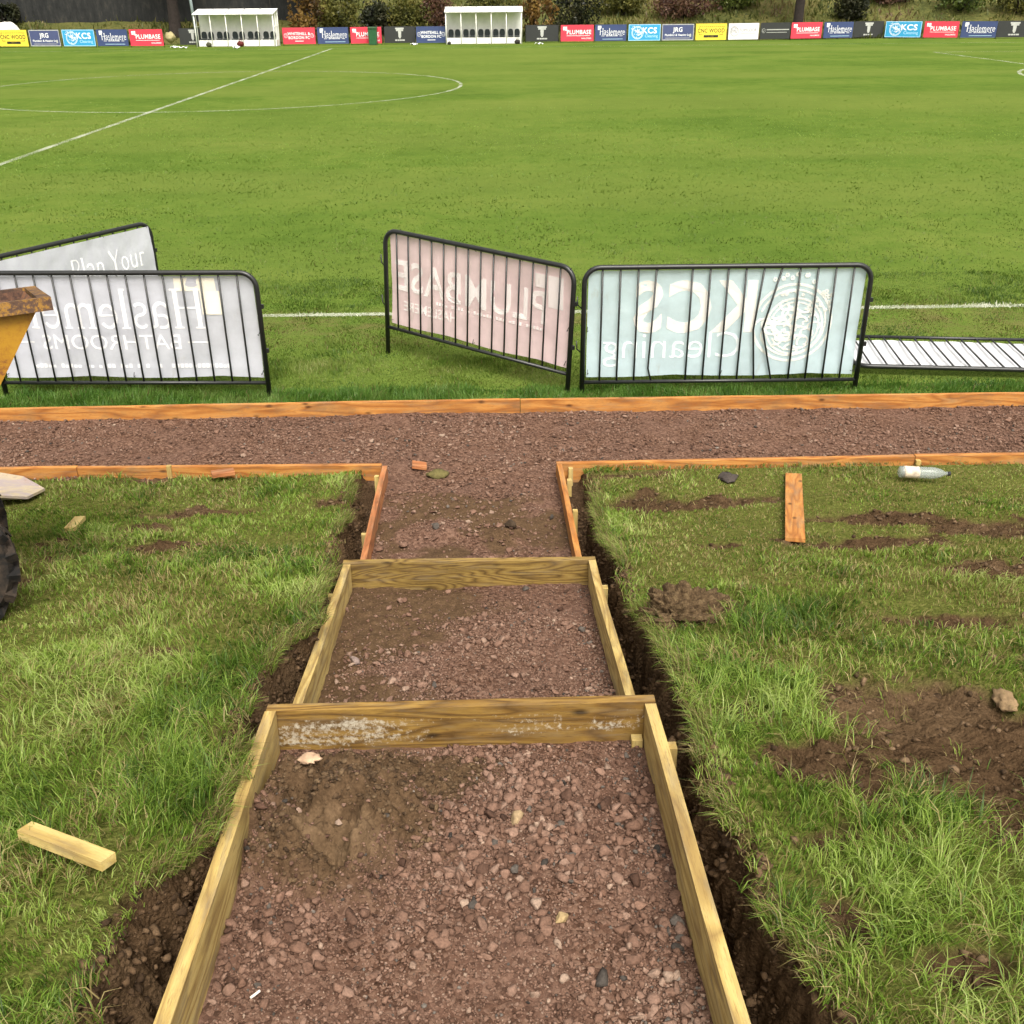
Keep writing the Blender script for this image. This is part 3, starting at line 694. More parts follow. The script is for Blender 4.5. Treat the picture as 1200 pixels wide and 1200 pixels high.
# loose offcuts
def loose(x, y, ang, L, w, th, m, label, dz=.0, tilt=0., on='bank', z=None, cat='offcut', name='timber_offcut'):
    if z is None: z = (bz1(x, y) if on == 'bank' else gz1(x, y))
    bm = bmesh.new(); box(bm, -L/2, L/2, -w/2, w/2, -th/2, th/2); bevel(bm, .0025, 2)
    o = bm_obj(name, bm, m); o.location = (x, y, z+th/2+dz)
    sl = math.atan2(float(zb(y+.1)-zb(y-.1)), .2) if on == 'bank' else 0
    o.rotation_euler = (Matrix.Rotation(sl, 3, 'X') @ Matrix.Rotation(tilt, 3, 'Y') @ Matrix.Rotation(R(ang), 3, 'Z')).to_euler()
    return tag(o, label, cat, 'loose timber offcuts')
loose(-1.135, 2.015, -28, .31, .046, .028, M['wood_pale'], 'pale yellow batten lying in long grass beside the nearest step frame', .04)
loose(-2.56, 5.58, 97, .24, .062, .025, M['wood_pale'], 'short pale offcut in the grass beside a muddy patch, near the dumper tyre', .05)
loose(-1.92, 6.60, 20, .155, .10, .022, M['wood_o2'], 'small orange offcut against the edging, on the grass', .045)
loose(1.85, 5.68, 74.5, 1.52, .108, .022, M['wood_o'], 'long flat orange plank lying on patchy turf, right of the steps', .030)
loose(-.56, 6.85, 4, .105, .10, .020, M['wood_o2'], 'small square orange offcut lying on the gravel path', .012, .2, 'grav')

# ------------------------------------------------------------------ lettering
def text_mesh(s, size, bold=0.):
    c = bpy.data.curves.new('lettering', 'FONT'); c.body = s; c.size = size; c.offset = bold*size; c.align_x = 'CENTER'; c.align_y = 'CENTER'; c.resolution_u = 3; c.space_character = 1.0+4*max(bold, 0)
    o = bpy.data.objects.new('lettering', c); me = bpy.data.meshes.new_from_object(o)
    bpy.data.objects.remove(o); bpy.data.curves.remove(c)
    V = np.empty(len(me.vertices)*3); me.vertices.foreach_get('co', V); V = V.reshape(-1, 3)
    F = [tuple(p.vertices) for p in me.polygons]; bpy.data.meshes.remove(me)
    return V[:, :2], F
def arc(cx, cy, rx, ry, a0, a1, n=10): return [(cx+rx*math.cos(R(a0+(a1-a0)*i/n)), cy+ry*math.sin(R(a0+(a1-a0)*i/n))) for i in range(n+1)]
T, t_ = .115, .045      # thick and thin pen of the serif alphabet
SER = {'H': (.86, [([(.16, 0), (.16, 1)], T), ([(.70, 0), (.70, 1)], T), ([(.16, .52), (.70, .52)], t_), ([(.04, .02), (.28, .02)], t_), ([(.04, .98), (.28, .98)], t_), ([(.58, .02), (.82, .02)], t_), ([(.58, .98), (.82, .98)], t_)]),
 'a': (.56, [(arc(.24, .47, .17, .17, 160, 0)+[(.41, .08), (.52, .03)], .085), (arc(.25, .18, .17, .16, 60, 300), .075)]),
 's': (.46, [(arc(.22, .49, .14, .14, 30, 270, 8)+arc(.22, .19, .15, .16, 90, -150, 8), .075)]),
 'l': (.32, [([(.16, 0), (.16, 1)], T*.9), ([(.05, .02), (.27, .02)], t_), ([(.06, .98), (.16, .98)], t_)]),
 'e': (.56, [(arc(.27, .31, .20, .28, 5, 325, 14), .08), ([(.08, .34), (.46, .34)], t_)]),
 'm': (.92, [([(.14, 0), (.14, .62)], T*.85), (arc(.30, .42, .15, .18, 170, 0, 8)+[(.45, 0)], T*.75), (arc(.61, .42, .15, .18, 170, 0, 8)+[(.76, 0)], T*.75), ([(.05, .02), (.24, .02)], t_), ([(.36, .02), (.54, .02)], t_), ([(.67, .02), (.86, .02)], t_)]),
 'n': (.62, [([(.14, 0), (.14, .62)], T*.85), (arc(.31, .42, .16, .18, 170, 0, 8)+[(.47, 0)], T*.75), ([(.05, .02), (.24, .02)], t_), ([(.38, .02), (.57, .02)], t_)]),
 'r': (.44, [([(.14, 0), (.14, .62)], T*.85), (arc(.29, .42, .15, .18, 170, 40, 6), .08), ([(.05, .02), (.26, .02)], t_)]),
 'P': (.66, [([(.16, 0), (.16, 1)], T), ([(.16, .97)]+arc(.36, .73, .22, .24, 90, -90)+[(.16, .49)], .06), ([(.04, .02), (.30, .02)], t_)]),
 'Y': (.74, [([(.08, 1), (.37, .48)], T), ([(.66, 1), (.37, .48)], .06), ([(.37, .5), (.37, 0)], T), ([(.26, .02), (.48, .02)], t_)]),
 'o': (.58, [(arc(.28, .31, .20, .28, 0, 360, 16), .08)]),
 'u': (.62, [([(.13, .62), (.13, .2)]+arc(.29, .2, .16, .17, 180, 350, 8), T*.75), ([(.46, .62), (.46, 0)], T*.85)]),
 'h': (.62, [([(.14, 0), (.14, 1)], T*.85), (arc(.31, .42, .16, .18, 170, 0, 8)+[(.47, 0)], T*.75)]), 't': (.36, [([(.16, .05), (.16, .82)], T*.8), ([(.03, .6), (.32, .6)], t_)]), 'c': (.5, [(arc(.27, .31, .20, .28, 40, 320, 14), .08)]), ' ': (.3, [])}
def stroke_polys(strokes):
    V, F = [], []
    for k, (pts, w) in enumerate(strokes):
        o = len(V); n = len(pts)
        for i, p in enumerate(pts):
            a = pts[max(0, i-1)]; b = pts[min(n-1, i+1)]; dx, dy = b[0]-a[0], b[1]-a[1]; l = math.hypot(dx, dy) or 1
            nx, ny = -dy/l*w/2, dx/l*w/2
            V += [(p[0]+nx, p[1]+ny, k), (p[0]-nx, p[1]-ny, k)]
        for i in range(n-1): F.append((o+2*i, o+2*i+1, o+2*i+3, o+2*i+2))
    return V, F
def serif_mesh(s, size):
    V, F, x = [], [], 0.
    for ch in s:
        w, st = SER[ch]; v, f = stroke_polys(st); o = len(V)
        V += [((a+x)*size, b*size, k) for a, b, k in v]; F += [tuple(i+o for i in q) for q in f]; x += w
    V = np.array(V); V[:, 0] -= x*size/2; V[:, 1] -= size/2
    return V, F
def emit(parent, name, VF, cx, cz, y, m, sx=1., mirror=False, step=.00012, side=-1, sz=1.):
    """flat lettering on the XZ plane of its panel, standing proud of it on the given side"""
    V, F = VF; V = np.asarray(V, float)
    k = V[:, 2] if V.shape[1] > 2 else np.zeros(len(V))
    P = np.stack([cx+V[:, 0]*sx*(-1 if mirror else 1), y+side*k*step, cz+V[:, 1]*sz], 1)
    me = bpy.data.meshes.new(name); me.from_pydata([tuple(p) for p in P], [], F)
    return link(name, me, m, parent)
def emblem(r, n=26, seed=4):
    rs = random.Random(seed); st = [(arc(0, 0, r, r, 0, 360, 40), r*.07), (arc(0, 0, r*.86, r*.86, 20, 330, 30), r*.05)]
    for i in range(n):
        a = rs.uniform(0, 2*PI); q = r*.75*math.sqrt(rs.random()); l = r*rs.uniform(.12, .32); a0 = rs.uniform(0, 360)
        st.append((arc(q*math.cos(a), q*math.sin(a), l, l*rs.uniform(.5, 1), a0, a0+rs.uniform(90, 230), 8), r*.06))
    for i in range(14):
        a = rs.uniform(PI*.35, PI*.85); q = r*rs.uniform(1.05, 1.3); d = r*.04
        st.append((arc(q*math.cos(a), q*math.sin(a), d, d, 0, 360, 6), d*1.1))
    return stroke_polys(st)
def rects(L):
    V, F = [], []
    for k, (x0, x1, y0, y1) in enumerate(L):
        o = len(V); V += [(x0, y0, k), (x1, y0, k), (x1, y1, k), (x0, y1, k)]; F.append((o, o+1, o+2, o+3))
    return V, F
def dashes(w, h, n, seed=1):
    rs = random.Random(seed); L = []; x = -w/2; step = w/n
    for i in range(n):
        if rs.random() < .85: L.append((x+step*.1, x+step*.8, -h/2, h/2*rs.choice((.4, 1, 1))))
        x += step
    return rects(L)

# ------------------------------------------------------------------ crowd barriers
BL, BH = 2.36, 1.08
def barrier(pos_a, pos_b, banner, label, z=.0, back=True, bend=(), nb=14, hooks=1, low=.115, skip_b=(), tilt=None, Mw=None, top=BH, lift=0.):
    a = Vector((*pos_a, z)); b = Vector((*pos_b, z)); L = (b-a).length
    root = empty('crowd_barrier'); root.location = (a+b)/2; root.rotation_euler = (0, 0, math.atan2(b.y-a.y, b.x-a.x))
    if Mw is not None: root.matrix_world = Mw
    if lift: root.rotation_euler = (0, lift/L, math.atan2(b.y-a.y, b.x-a.x)); root.location.z += lift/2
    tag(root, label, 'barrier', 'crowd barriers beside the pitch')
    bm = bmesh.new(); h = L/2-.019; r = .13
    pts = [(-h, 0, -lift*.97), (-h, 0, top-r)]+[(-h+r-r*math.cos(q), 0, top-r+r*math.sin(q)) for q in np.linspace(.25, PI/2, 6)]
    pts += [(h-r+r*math.sin(q), 0, top-r+r*math.cos(q)) for q in np.linspace(0, PI/2-.25, 6)]+[(h, 0, top-r), (h, 0, 0)]
    tube(bm, pts, .0215, 10)
    tube(bm, [(-h+.012, 0, low), (h-.012, 0, low)], .016, 10)
    bm_obj('frame', bm, M['black_steel'], root, True)
    for i in range(nb):
        if i in skip_b: continue
        x = -h+(i+1)*(2*h)/(nb+1)
        bm = bmesh.new(); pl = [(x, 0, low+.008)]
        for (bi, dx, zz) in bend:
            if bi == i: pl.append((x+dx, 0, zz))
        pl.append((x, 0, top-.012))
        tube(bm, pl, .0085, 6); bm_obj('bar', bm, M['black_steel'], root, True)
    if hooks:
        for zz in (.42, .80):
            bm = bmesh.new(); tube(bm, [(-h-.018, 0, zz-.05), (-h-.052, 0, zz-.02), (-h-.056, 0, zz+.05)], .006, 6); bm_obj('hook', bm, M['black_steel'], root, True)
            bm = bmesh.new(); box(bm, h+.012, h+.04, -.012, .012, zz-.02, zz+.015); bevel(bm, .004, 1); bm_obj('eye', bm, M['black_steel'], root)
    # banner
    yb = .024 if back else -.024
    z0, z1 = low+.055, top-.032; w = h-.035
    NX, NZ = 60, 24; V = []; F = []
    sd = len(label)
    gx, gz = np.meshgrid(np.linspace(-w, w, NX), np.linspace(0, 1, NZ))
    sag = .018*np.abs(np.sin(gx/w*PI*1.0+1.))
    zz = z0-sag*(1-gz)+gz*(z1-z0+sag*0)
    bulge = .022*np.sin(PI*gz)*(.6+.4*np.sin(gx*3+sd)) + .010*fbm(gx*1.5+sd, gz*2-gx, 2.2, 3, 141)+.006*fbm(gx+gz, gz-gx, 6, 2, 143)
    yy = yb+(1 if back else -1)*np.maximum(bulge, -.012)
    V = np.stack([gx, yy, zz], -1).reshape(-1, 3); I = np.arange(NX*NZ).reshape(NZ, NX)
    q = np.stack([I[:-1, :-1], I[:-1, 1:], I[1:, 1:], I[1:, :-1]], -1).reshape(-1, 4)
    me = np_mesh('banner', V, q.ravel(), np.arange(len(q))*4, np.full(len(q), 4))
    bn = link('banner', me, banner, root, True)
    from_grid = (np.linspace(-w, w, NX), yy, z0, z1)
    for (tx, tz) in [(-w+.02, z1-.01), (w-.02, z1-.01), (0, z1-.005), (-w*.5, z1-.005), (w*.5, z1-.005), (-w+.01, .55), (w-.01, .55), (-w+.02, z0+.02), (w-.02, z0+.02), (0, z0)]:
        ty = bmesh.new(); tube(ty, [(tx, yb, tz), (tx*1.012, -.012*(1 if back else -1), tz+(.022 if tz > .9 else 0)), (tx*1.02+.012, -.014, tz+.045)], .0028, 5)
        bm_obj('cable_tie', ty, M['black_steel'], root)
    hem = rects([(-w, w, z1-.035, z1), (-w, -w+.035, z0+.01, z1-.036), (w-.035, w, z0+.01, z1-.036), (-w, w, z0, z0+.009)])
    return root, bn, w, z0, z1, from_grid
def onb(bn, VF, cx, cz, m, fg, mirror, back, sx=1., sz=1., name='lettering'):
    """prints lettering on a banner: follows its folds 2.5 mm off the cloth towards the camera side"""
    V, F = VF; V = np.asarray(V, float); k = V[:, 2] if V.shape[1] > 2 else np.zeros(len(V))
    X = cx+V[:, 0]*sx*(-1 if mirror else 1); Z = cz+V[:, 1]*sz
    xs, yy, z0, z1 = fg
    i = np.clip((X-xs[0])/(xs[1]-xs[0]), 0, len(xs)-1.001); j = np.clip((Z-z0)/(z1-z0)*(yy.shape[0]-1), 0, yy.shape[0]-1.001)
    i0 = i.astype(int); j0 = j.astype(int); fi = i-i0; fj = j-j0
    y = (yy[j0, i0]*(1-fi)+yy[j0, i0+1]*fi)*(1-fj)+(yy[j0+1, i0]*(1-fi)+yy[j0+1, i0+1]*fi)*fj
    P = np.stack([X, y-.0030-k*.00012, Z], 1)
    me = bpy.data.meshes.new(name); me.from_pydata([tuple(p) for p in P], [], [tuple(f) for f in F])
    return link(name, me, m, bn)
M['ban_grey'] = cloth('banner_pale_grey', (.64, .655, .73), .07); M['ban_white'] = cloth('banner_print_white', (.95, .95, .96), .20, .05, .0)
M['ban_cream'] = cloth('banner_print_cream', (.90, .86, .72), .10, .05, .0)
M['ban_pink'] = cloth('banner_pink', (.88, .67, .69), .06); M['ban_pinkw'] = cloth('banner_pink_print', (.95, .90, .88), .25, .05, .0)
M['ban_blue'] = cloth('banner_pale_blue', (.62, .77, .83), .13); M['ban_bluew'] = cloth('banner_blue_print', (.90, .87, .80), .30, .05, .0)
M['ban_bluel'] = cloth('banner_light_print', (.90, .97, .98), .25, .05, .0); M['ban_line'] = cloth('banner_emblem_print', (.86, .87, .80), .30, .05, .0)
M['ban_w'] = cloth('banner_white', (.82, .83, .88), .02, .06)
# white barrier, reverse of a bathroom firm's banner
root, bn, w, z0, z1, fg = barrier((-4.27, 8.52), (-1.93, 8.42), M['ban_grey'], 'black barrier with pale grey reversed serif banner, behind the yellow skip', low=.13)
onb(bn, serif_mesh('Haslemere', .34), -.19, .77, M['ban_white'], fg, True, True, sx=.98)
onb(bn, text_mesh('BATHROOMS', .185), -.15, .475, M['ban_white'], fg, True, True, sx=1.08)
onb(bn, rects([(.50, .68, .475, .488)]), 0, 0, M['ban_white'], fg, False, True); onb(bn, rects([(-1.0, -.82, .475, .488)]), 0, 0, M['ban_white'], fg, False, True)
onb(bn, rects([(.46, .80, .92, 1.03), (.66, .83, .72, .919)]), 0, 0, M['ban_cream'], fg, False, True, name='logo')
onb(bn, dashes(1.7, .035, 46), .0, .275, M['ban_white'], fg, False, True)
# barrier standing behind it, its banner facing the camera
root, bn, w, z0, z1, fg = barrier((-4.64, 8.60), (-3.44, 10.60), M['ban_grey'], 'black barrier half hidden behind the front left one, its banner facing the steps', back=False)
onb(bn, serif_mesh('Plan Your', .21), .55, .80, M['ban_white'], fg, False, False, sx=.86)
# pink
root, bn, w, z0, z1, fg = barrier((-1.04, 9.60), (.645, 8.40), M['ban_pink'], 'black barrier with faded pink reversed banner, set at an angle', low=.17, nb=14, top=1.09, lift=.10)
onb(bn, text_mesh('PLUMBASE', .40, .016), -.09, .67, M['ban_pinkw'], fg, True, True, sx=.86)
onb(bn, rects([(.62, .73, .86, .98), (.75, .90, .70, .98)]), 0, 0, M['ban_pinkw'], fg, False, True, name='logo')
onb(bn, text_mesh('HASLEMERE', .13, .01), -.52, .40, M['ban_pinkw'], fg, True, True, sx=.9)
onb(bn, dashes(1.2, .03, 34, 3), .15, .50, M['ban_pinkw'], fg, False, True)
# blue
root, bn, w, z0, z1, fg = barrier((.735, 8.40), (3.145, 8.38), M['ban_blue'], 'black barrier with pale blue reversed cleaning banner and two kinked bars', low=.10, nb=15, skip_b=(4,), bend=((3, -.03, .22), (9, -.045, .55), (10, -.115, .56)), top=1.09)
onb(bn, text_mesh('KCS', .60, .030), -.24, .72, M['ban_bluew'], fg, True, True, sx=.90)
onb(bn, text_mesh('Cleaning', .33, -.010), -.42, .40, M['ban_bluel'], fg, True, True, sx=1.04)
onb(bn, emblem(.33, 34), .58, .60, M['ban_line'], fg, True, True, name='emblem')
onb(bn, emblem(.24, 16, 9), .60, .57, M['ban_bluew'], fg, True, True, name='emblem')
# lying flat
ang = math.atan2(-.165, 1.38)
Mw = Matrix.Translation((4.50, 9.62, .045)) @ Matrix.Rotation(ang, 4, 'Z') @ Matrix.Rotation(PI/2+R(.5), 4, 'X') @ Matrix.Translation((0, 0, 0))
# lay it with the top rail towards the board: local +Z points to -Y
Mw = Matrix.Translation((4.52, 9.60, .085)) @ Matrix.Rotation(ang, 4, 'Z') @ Matrix.Rotation(PI/2, 4, 'X')
root, bn, w, z0, z1, fg = barrier((-1.18, 0), (1.18, 0), M['ban_w'], 'black barrier lying flat on the grass with a white banner under its bars', Mw=Mw, back=False, low=.06, top=.97, nb=15)

# ------------------------------------------------------------------ litter on the bank
def bottle():
    z = bz1(2.88, 6.30); root = tag(empty('plastic_bottle', (2.90, 6.27, z+.075), 0), 'clear plastic bottle with a torn label lying on the turf near the edging', 'bottle')
    root.rotation_euler = (0, 0, R(-8)); root.scale = (.88, .88, .88)
    t = NT('clear_pet'); p = t.pbsdf((.34, .38, .37), .22, 0, .5); g = t.n('ShaderNodeBsdfTransparent'); m = t.n('ShaderNodeMixShader'); m.inputs[0].default_value = .55
    t.l(p.outputs[0], m.inputs[1]); t.l(g.outputs[0], m.inputs[2]); pet = t.done(m.outputs[0])
    X = Matrix.Rotation(PI/2, 4, 'Y')
    bm = bmesh.new(); prof = [(.030, -.19), (.044, -.180), (.046, -.16)]
    for k in range(6): prof += [(.0455, -.14+k*.03), (.0435, -.13+k*.03)]
    prof += [(.046, .05), (.043, .085), (.032, .125), (.018, .150), (.014, .155), (.014, .178)]
    lathe(bm, prof, X, 20); bm_obj('bottle_body', bm, pet, root, True)
    bm = bmesh.new(); lathe(bm, [(.0466, -.15), (.0472, -.14), (.0472, -.05), (.0466, -.04)], X, 20); bm_obj('label', bm, simple('bottle_label', (.55, .47, .36), .6, var=.5, scale=18), root, True)
    bm = bmesh.new(); lathe(bm, [(.0165, .176), (.0165, .196)], X, 14); bm_obj('cap', bm, simple('dark_cap', (.02, .02, .025), .5), root, True)
bottle()
def sheet():
    P = [(-3.06, 6.34), (-3.25, 6.47), (-3.56, 6.62), (-4.0, 6.50), (-3.75, 6.05), (-3.26, 6.10), (-3.10, 6.16)]
    bm = bmesh.new(); zt = .16
    def zz(x, y): return float(zb(y))+.045+.035*max(0, min(1, (-3.05-x)/.5))+.02*math.sin(x*9)
    a = [bm.verts.new((x+3.4, y-6.4, zz(x, y)+.012)) for x, y in P]; b = [bm.verts.new((x+3.4, y-6.4, zz(x, y)-.006)) for x, y in P]; n = len(P)
    bm.faces.new(a[::-1]); bm.faces.new(b)
    for i in range(n): bm.faces.new((a[i], a[(i+1) % n], b[(i+1) % n], b[i]))
    bmesh.ops.recalc_face_normals(bm, faces=bm.faces)
    t = NT('weathered_sign_sheet'); v = t.coord()
    c = t.ramp(t.noise(t.map(v, (3, 7, 3)), 1.2, 5, .65), [(.35, (.34, .26, .22)), (.5, (.31, .26, .25)), (.62, (.40, .33, .22)), (.75, (.24, .20, .18))])
    o = bm_obj('sign_sheet', bm, t.done(t.pbsdf(c, .5, 0, .3).outputs[0])); o.location = (-3.4, 6.4, 0)
    tag(o, 'weathered pinkish white sheet of board dumped on the grass at the left edge', 'board')
sheet()
rock('flat_stone', -.595, 2.50, gz1(-.595, 2.50)+.020, .036, (.38, .255, .165), 'flat pale peach stone on the soil heap in the nearest step', seed=1, flat=.36)
rock('rubble_stone', .045, 2.36, gz1(.045, 2.36)+.012, .030, (.30, .215, .12), 'tan stone standing on the gravel of the nearest step, right of the soil heap', seed=2, flat=.9)
rock('rubble_stone', .155, 1.94, gz1(.155, 1.94)+.008, .022, (.33, .24, .12), 'yellowish brown stone in the middle of the nearest step gravel', seed=3, flat=.8)
rock('sand_clod', 1.74, 2.82, bz1(1.74, 2.82)+.002, .058, (.20, .135, .072), 'crumbly yellow sandy clod on the bare soil at the right', 'clod', .45, seed=4)
rock('grey_stone', 1.58, 6.36, bz1(1.58, 6.36)+.012, .095, (.050, .040, .034), 'flat dark grey stone half sunk in turf by the right edging', seed=6, flat=.28)
rock('rubble_stone', -.63, 3.72, gz1(-.63, 3.72)+.02, .030, (.20, .15, .13), 'greyish stone among soil in the second step', seed=7, flat=.7)
rock('turf_clod', -.44, 6.72, gz1(-.44, 6.72)+.012, .085, (.10, .085, .03), 'grassy clod of turf on the path mouth beside a square offcut', 'clod', .4, seed=8)
rock('soil_clod', .085, 5.72, gz1(.085, 5.72)+.02, .045, (.045, .030, .018), 'dark soil lump on the gravel between the two return boards', 'clod', .8, seed=9)
bm = bmesh.new(); tube(bm, [(-.014, 0, 0), (.014, 0, 0)], .0032, 8); o = bm_obj('cigarette_butt', bm, simple('off_white_paper', (.72, .68, .60), .8)); o.location = (-.61, 1.72, gz1(-.61, 1.72)+.011); o.rotation_euler = (0, .1, R(50))
tag(o, 'white cigarette butt on the red gravel of the nearest step', 'litter')
# turned lump of earth with roots on the right trench edge
def mound(x, y, r, h, label, seed):
    V0, F0 = ico(6); V = V0*np.array([r, r*.72, h])
    d = 1+.55*fbm(V0[:, 0]*1.3+seed, V0[:, 1]*1.3+V0[:, 2]*1.1, 2.4, 6, seed, .62)[:, None]+.10*np.abs(fbm(V0[:, 0]*3+seed, V0[:, 1]*3-V0[:, 2]*2, 2.2, 4, seed+3, .7))[:, None]
    V = V*d; n = len(F0); me = np_mesh('soil_mound', V, F0.ravel(), np.arange(n)*3, np.full(n, 3))
    t = NT('rooty_soil'); v = t.n('ShaderNodeNewGeometry').outputs['Position']
    c = t.ramp(t.noise(v, 40, 6, .75), [(.3, (.045, .028, .015)), (.5, (.13, .085, .045)), (.7, (.27, .19, .10))])
    o = link('soil_mound', me, t.done(t.pbsdf(c, .95, 0, .1, t.bump(t.noise(v, 60, 5, .7), 1., .03)).outputs[0]), smooth=True)
    o.location = (x, y, bz1(x, y)); tag(o, label, 'soil mound')
mound(.785, 3.66, .19, .12, 'lump of dug earth on the trench edge right of the second step', 12)

# ------------------------------------------------------------------ site dumper at the left edge
def yellow_mat():
    t = NT('worn_yellow_paint'); v = t.coord()
    n1 = t.noise(v, 5, 6, .7); n2 = t.noise(v, 45, 5, .75)
    f = t.math('ADD', t.math('MULTIPLY', n1, .55), t.math('MULTIPLY', n2, .5))
    c = t.ramp(f, [(.46, (.34, .175, .012)), (.57, (.28, .128, .011)), (.62, (.16, .060, .018)), (.75, (.065, .032, .02))])
    return t.done(t.pbsdf(c, .5, 0, .4, t.bump(n2, .15, .01)).outputs[0])
def rust_mat(nm='rusty_skip_steel', st=[(.36, (.040, .022, .016)), (.50, (.12, .060, .036)), (.60, (.33, .13, .035)), (.68, (.40, .20, .02)), (.80, (.42, .22, .13))]):
    t = NT(nm); v = t.coord()
    n1 = t.noise(v, 7, 6, .7); n2 = t.noise(v, 50, 5, .75)
    f = t.math('ADD', t.math('MULTIPLY', n1, .5), t.math('MULTIPLY', n2, .5))
    c = t.ramp(f, st)
    return t.done(t.pbsdf(c, .75, .1, .3, t.bump(n2, .3, .01)).outputs[0])
def mud_rubber():
    t = NT('muddy_rubber'); v = t.coord()
    c = t.ramp(t.noise(v, 9, 6, .7), [(.42, (.010, .0095, .009)), (.56, (.035, .026, .019)), (.72, (.085, .060, .042))])
    return t.done(t.pbsdf(c, .9, 0, .2, t.bump(t.noise(v, 40, 4), .5, .01)).outputs[0])
def dumper():
    RM = rust_mat('rim_worn_steel', [(.38, (.045, .027, .020)), (.50, (.10, .055, .034)), (.56, (.30, .155, .022)), (.60, (.15, .09, .06)), (.68, (.36, .20, .06)), (.80, (.40, .28, .20))])
    Y_, RU, RB, ST = yellow_mat(), rust_mat(), mud_rubber(), simple('dark_frame_steel', (.03, .03, .03), .6, .3)
    root = empty('site_dumper'); root.rotation_mode = 'XYZ'
    root.matrix_world = Matrix.Translation((-2.645, 4.37, .600)) @ Matrix.Rotation(R(28), 4, 'Z') @ Matrix.Rotation(R(-9), 4, 'X')
    tag(root, 'yellow site dumper with rusty rimmed skip and muddy tyres on the left bank', 'dumper')
    # skip: open tub, outer and inner shell
    zt, zb_ = 1.27, .62; YO = -.10; XO = .075
    def ring(xb, xf, hw0, hw1, z): return [(xb+XO, YO-hw0, z), (xf+XO, YO-hw1, z), (xf+XO, YO+hw1, z), (xb+XO, YO+hw0, z)]
    O0, O1 = ring(-.55, .10, .32, .30, zb_), ring(-.80, .56, .37, .35, zt)
    I0, I1 = ring(-.53, .08, .30, .28, zb_+.03), ring(-.775, .535, .345, .325, zt)
    bm = bmesh.new(); vs = [[bm.verts.new(p) for p in r_] for r_ in (O0, O1)]
    for k in range(4): bm.faces.new((vs[0][k], vs[0][(k+1) % 4], vs[1][(k+1) % 4], vs[1][k]))
    bm.faces.new(vs[0][::-1]); bevel(bm, .02, 3); skip = bm_obj('skip', bm, Y_, root)
    bm = bmesh.new(); vs = [[bm.verts.new(p) for p in r_] for r_ in (I0, I1)]
    for k in range(4): bm.faces.new((vs[1][k], vs[1][(k+1) % 4], vs[0][(k+1) % 4], vs[0][k]))
    bm.faces.new(vs[0]); bm_obj('skip_lining', bm, RU, skip)
    bm = bmesh.new()      # folded rim: flat flange with a turned down lip
    for (a, b, c, d) in ((-.80, .595, -.395, -.345), (-.80, .595, .345, .395)): box(bm, a+XO, b+XO, YO+c, YO+d, zt-.045, zt+.012)
    box(bm, .545+XO, .596+XO, YO-.344, YO+.344, zt-.045, zt+.011); box(bm, -.83+XO, -.755+XO, YO-.344, YO+.344, zt-.045, zt+.011)
    bevel(bm, .012, 2); bm_obj('rim', bm, RM, skip)
    # wheels
    for (x, y) in ((0, -.57), (0, .37), (-1.45, -.57), (-1.45, .37)):
        X = Matrix.Translation((x, y, .205 if y < 0 else .17)) @ Matrix.Rotation(PI/2, 4, 'X')
        X = X @ Matrix.Scale(1.02, 4)
        wd = .115; prof = [(.15, -wd*.85), (.21, -wd), (.24, -wd), (.260, -wd*.8), (.265, -wd*.4), (.265, wd*.4), (.260, wd*.8), (.24, wd), (.21, wd), (.15, wd*.85)]
        bm = bmesh.new(); lathe(bm, prof, X, 40)
        for k in range(18):
            for s in (-1, 1):
                A = X @ Matrix.Rotation(2*PI*(k+.5*(s > 0))/18, 4, 'Z') @ Matrix.Translation((.260, 0, s*wd*.52)) @ Matrix.Rotation(s*.5, 4, 'X')
                box(bm, -.022, .024, -.021, .021, -wd*.55, wd*.52, A)
        ty = bm_obj('tyre', bm, RB, root)
        bm = bmesh.new(); lathe(bm, [(.05, -.07), (.145, -.085), (.152, -.095), (.152, .095), (.145, .085), (.05, .07)], X, 24); bm_obj('rim', bm, Y_, ty)
    bm = bmesh.new(); box(bm, -1.75, .02, -.32, .12, .34, .50); box(bm, -.06, .06, -.48, .28, .20, .338); box(bm, -1.51, -1.39, -.48, .28, .20, .338)
    for s in (-1, 1): prism(bm, [(-.05, .5), (.02, .62), (-.35, .62), (-.42, .5)], YO+s*.2-.02, YO+s*.2+.02)
    bevel(bm, .006, 1); bm_obj('chassis', bm, ST, root)
    bm = bmesh.new(); prism(bm, [(-2.05, .42), (-1.32, .42), (-1.32, .88), (-1.95, .82), (-2.05, .7)], -.33, .33); bevel(bm, .03, 3); bm_obj('engine_cover', bm, Y_, root)
    bm = bmesh.new(); box(bm, -1.35, -1.0, -.22, .22, .885, .955); box(bm, -1.44, -1.36, -.22, .22, .885, 1.25); bevel(bm, .03, 3); bm_obj('seat', bm, simple('black_vinyl', (.015, .015, .016), .5), root)
    bm = bmesh.new(); tube(bm, [(-.88, .0, .5), (-.96, 0, 1.08)], .025, 8)
    tube(bm, [(-.97+.17*math.cos(a)*.35, .17*math.sin(a), 1.10+.17*math.cos(a)*.93*.3) for a in np.linspace(0, 2*PI, 20)[:-1]], .013, 6, True); bm_obj('steering_wheel', bm, ST, root, True)
    bm = bmesh.new(); tube(bm, [(-1.55, -.36, .5), (-1.55, -.36, 2.1), (-1.55, -.28, 2.18), (-1.55, .28, 2.18), (-1.55, .36, 2.1), (-1.55, .36, .5)], .03, 10); bm_obj('roll_bar', bm, Y_, root, True)
dumper()

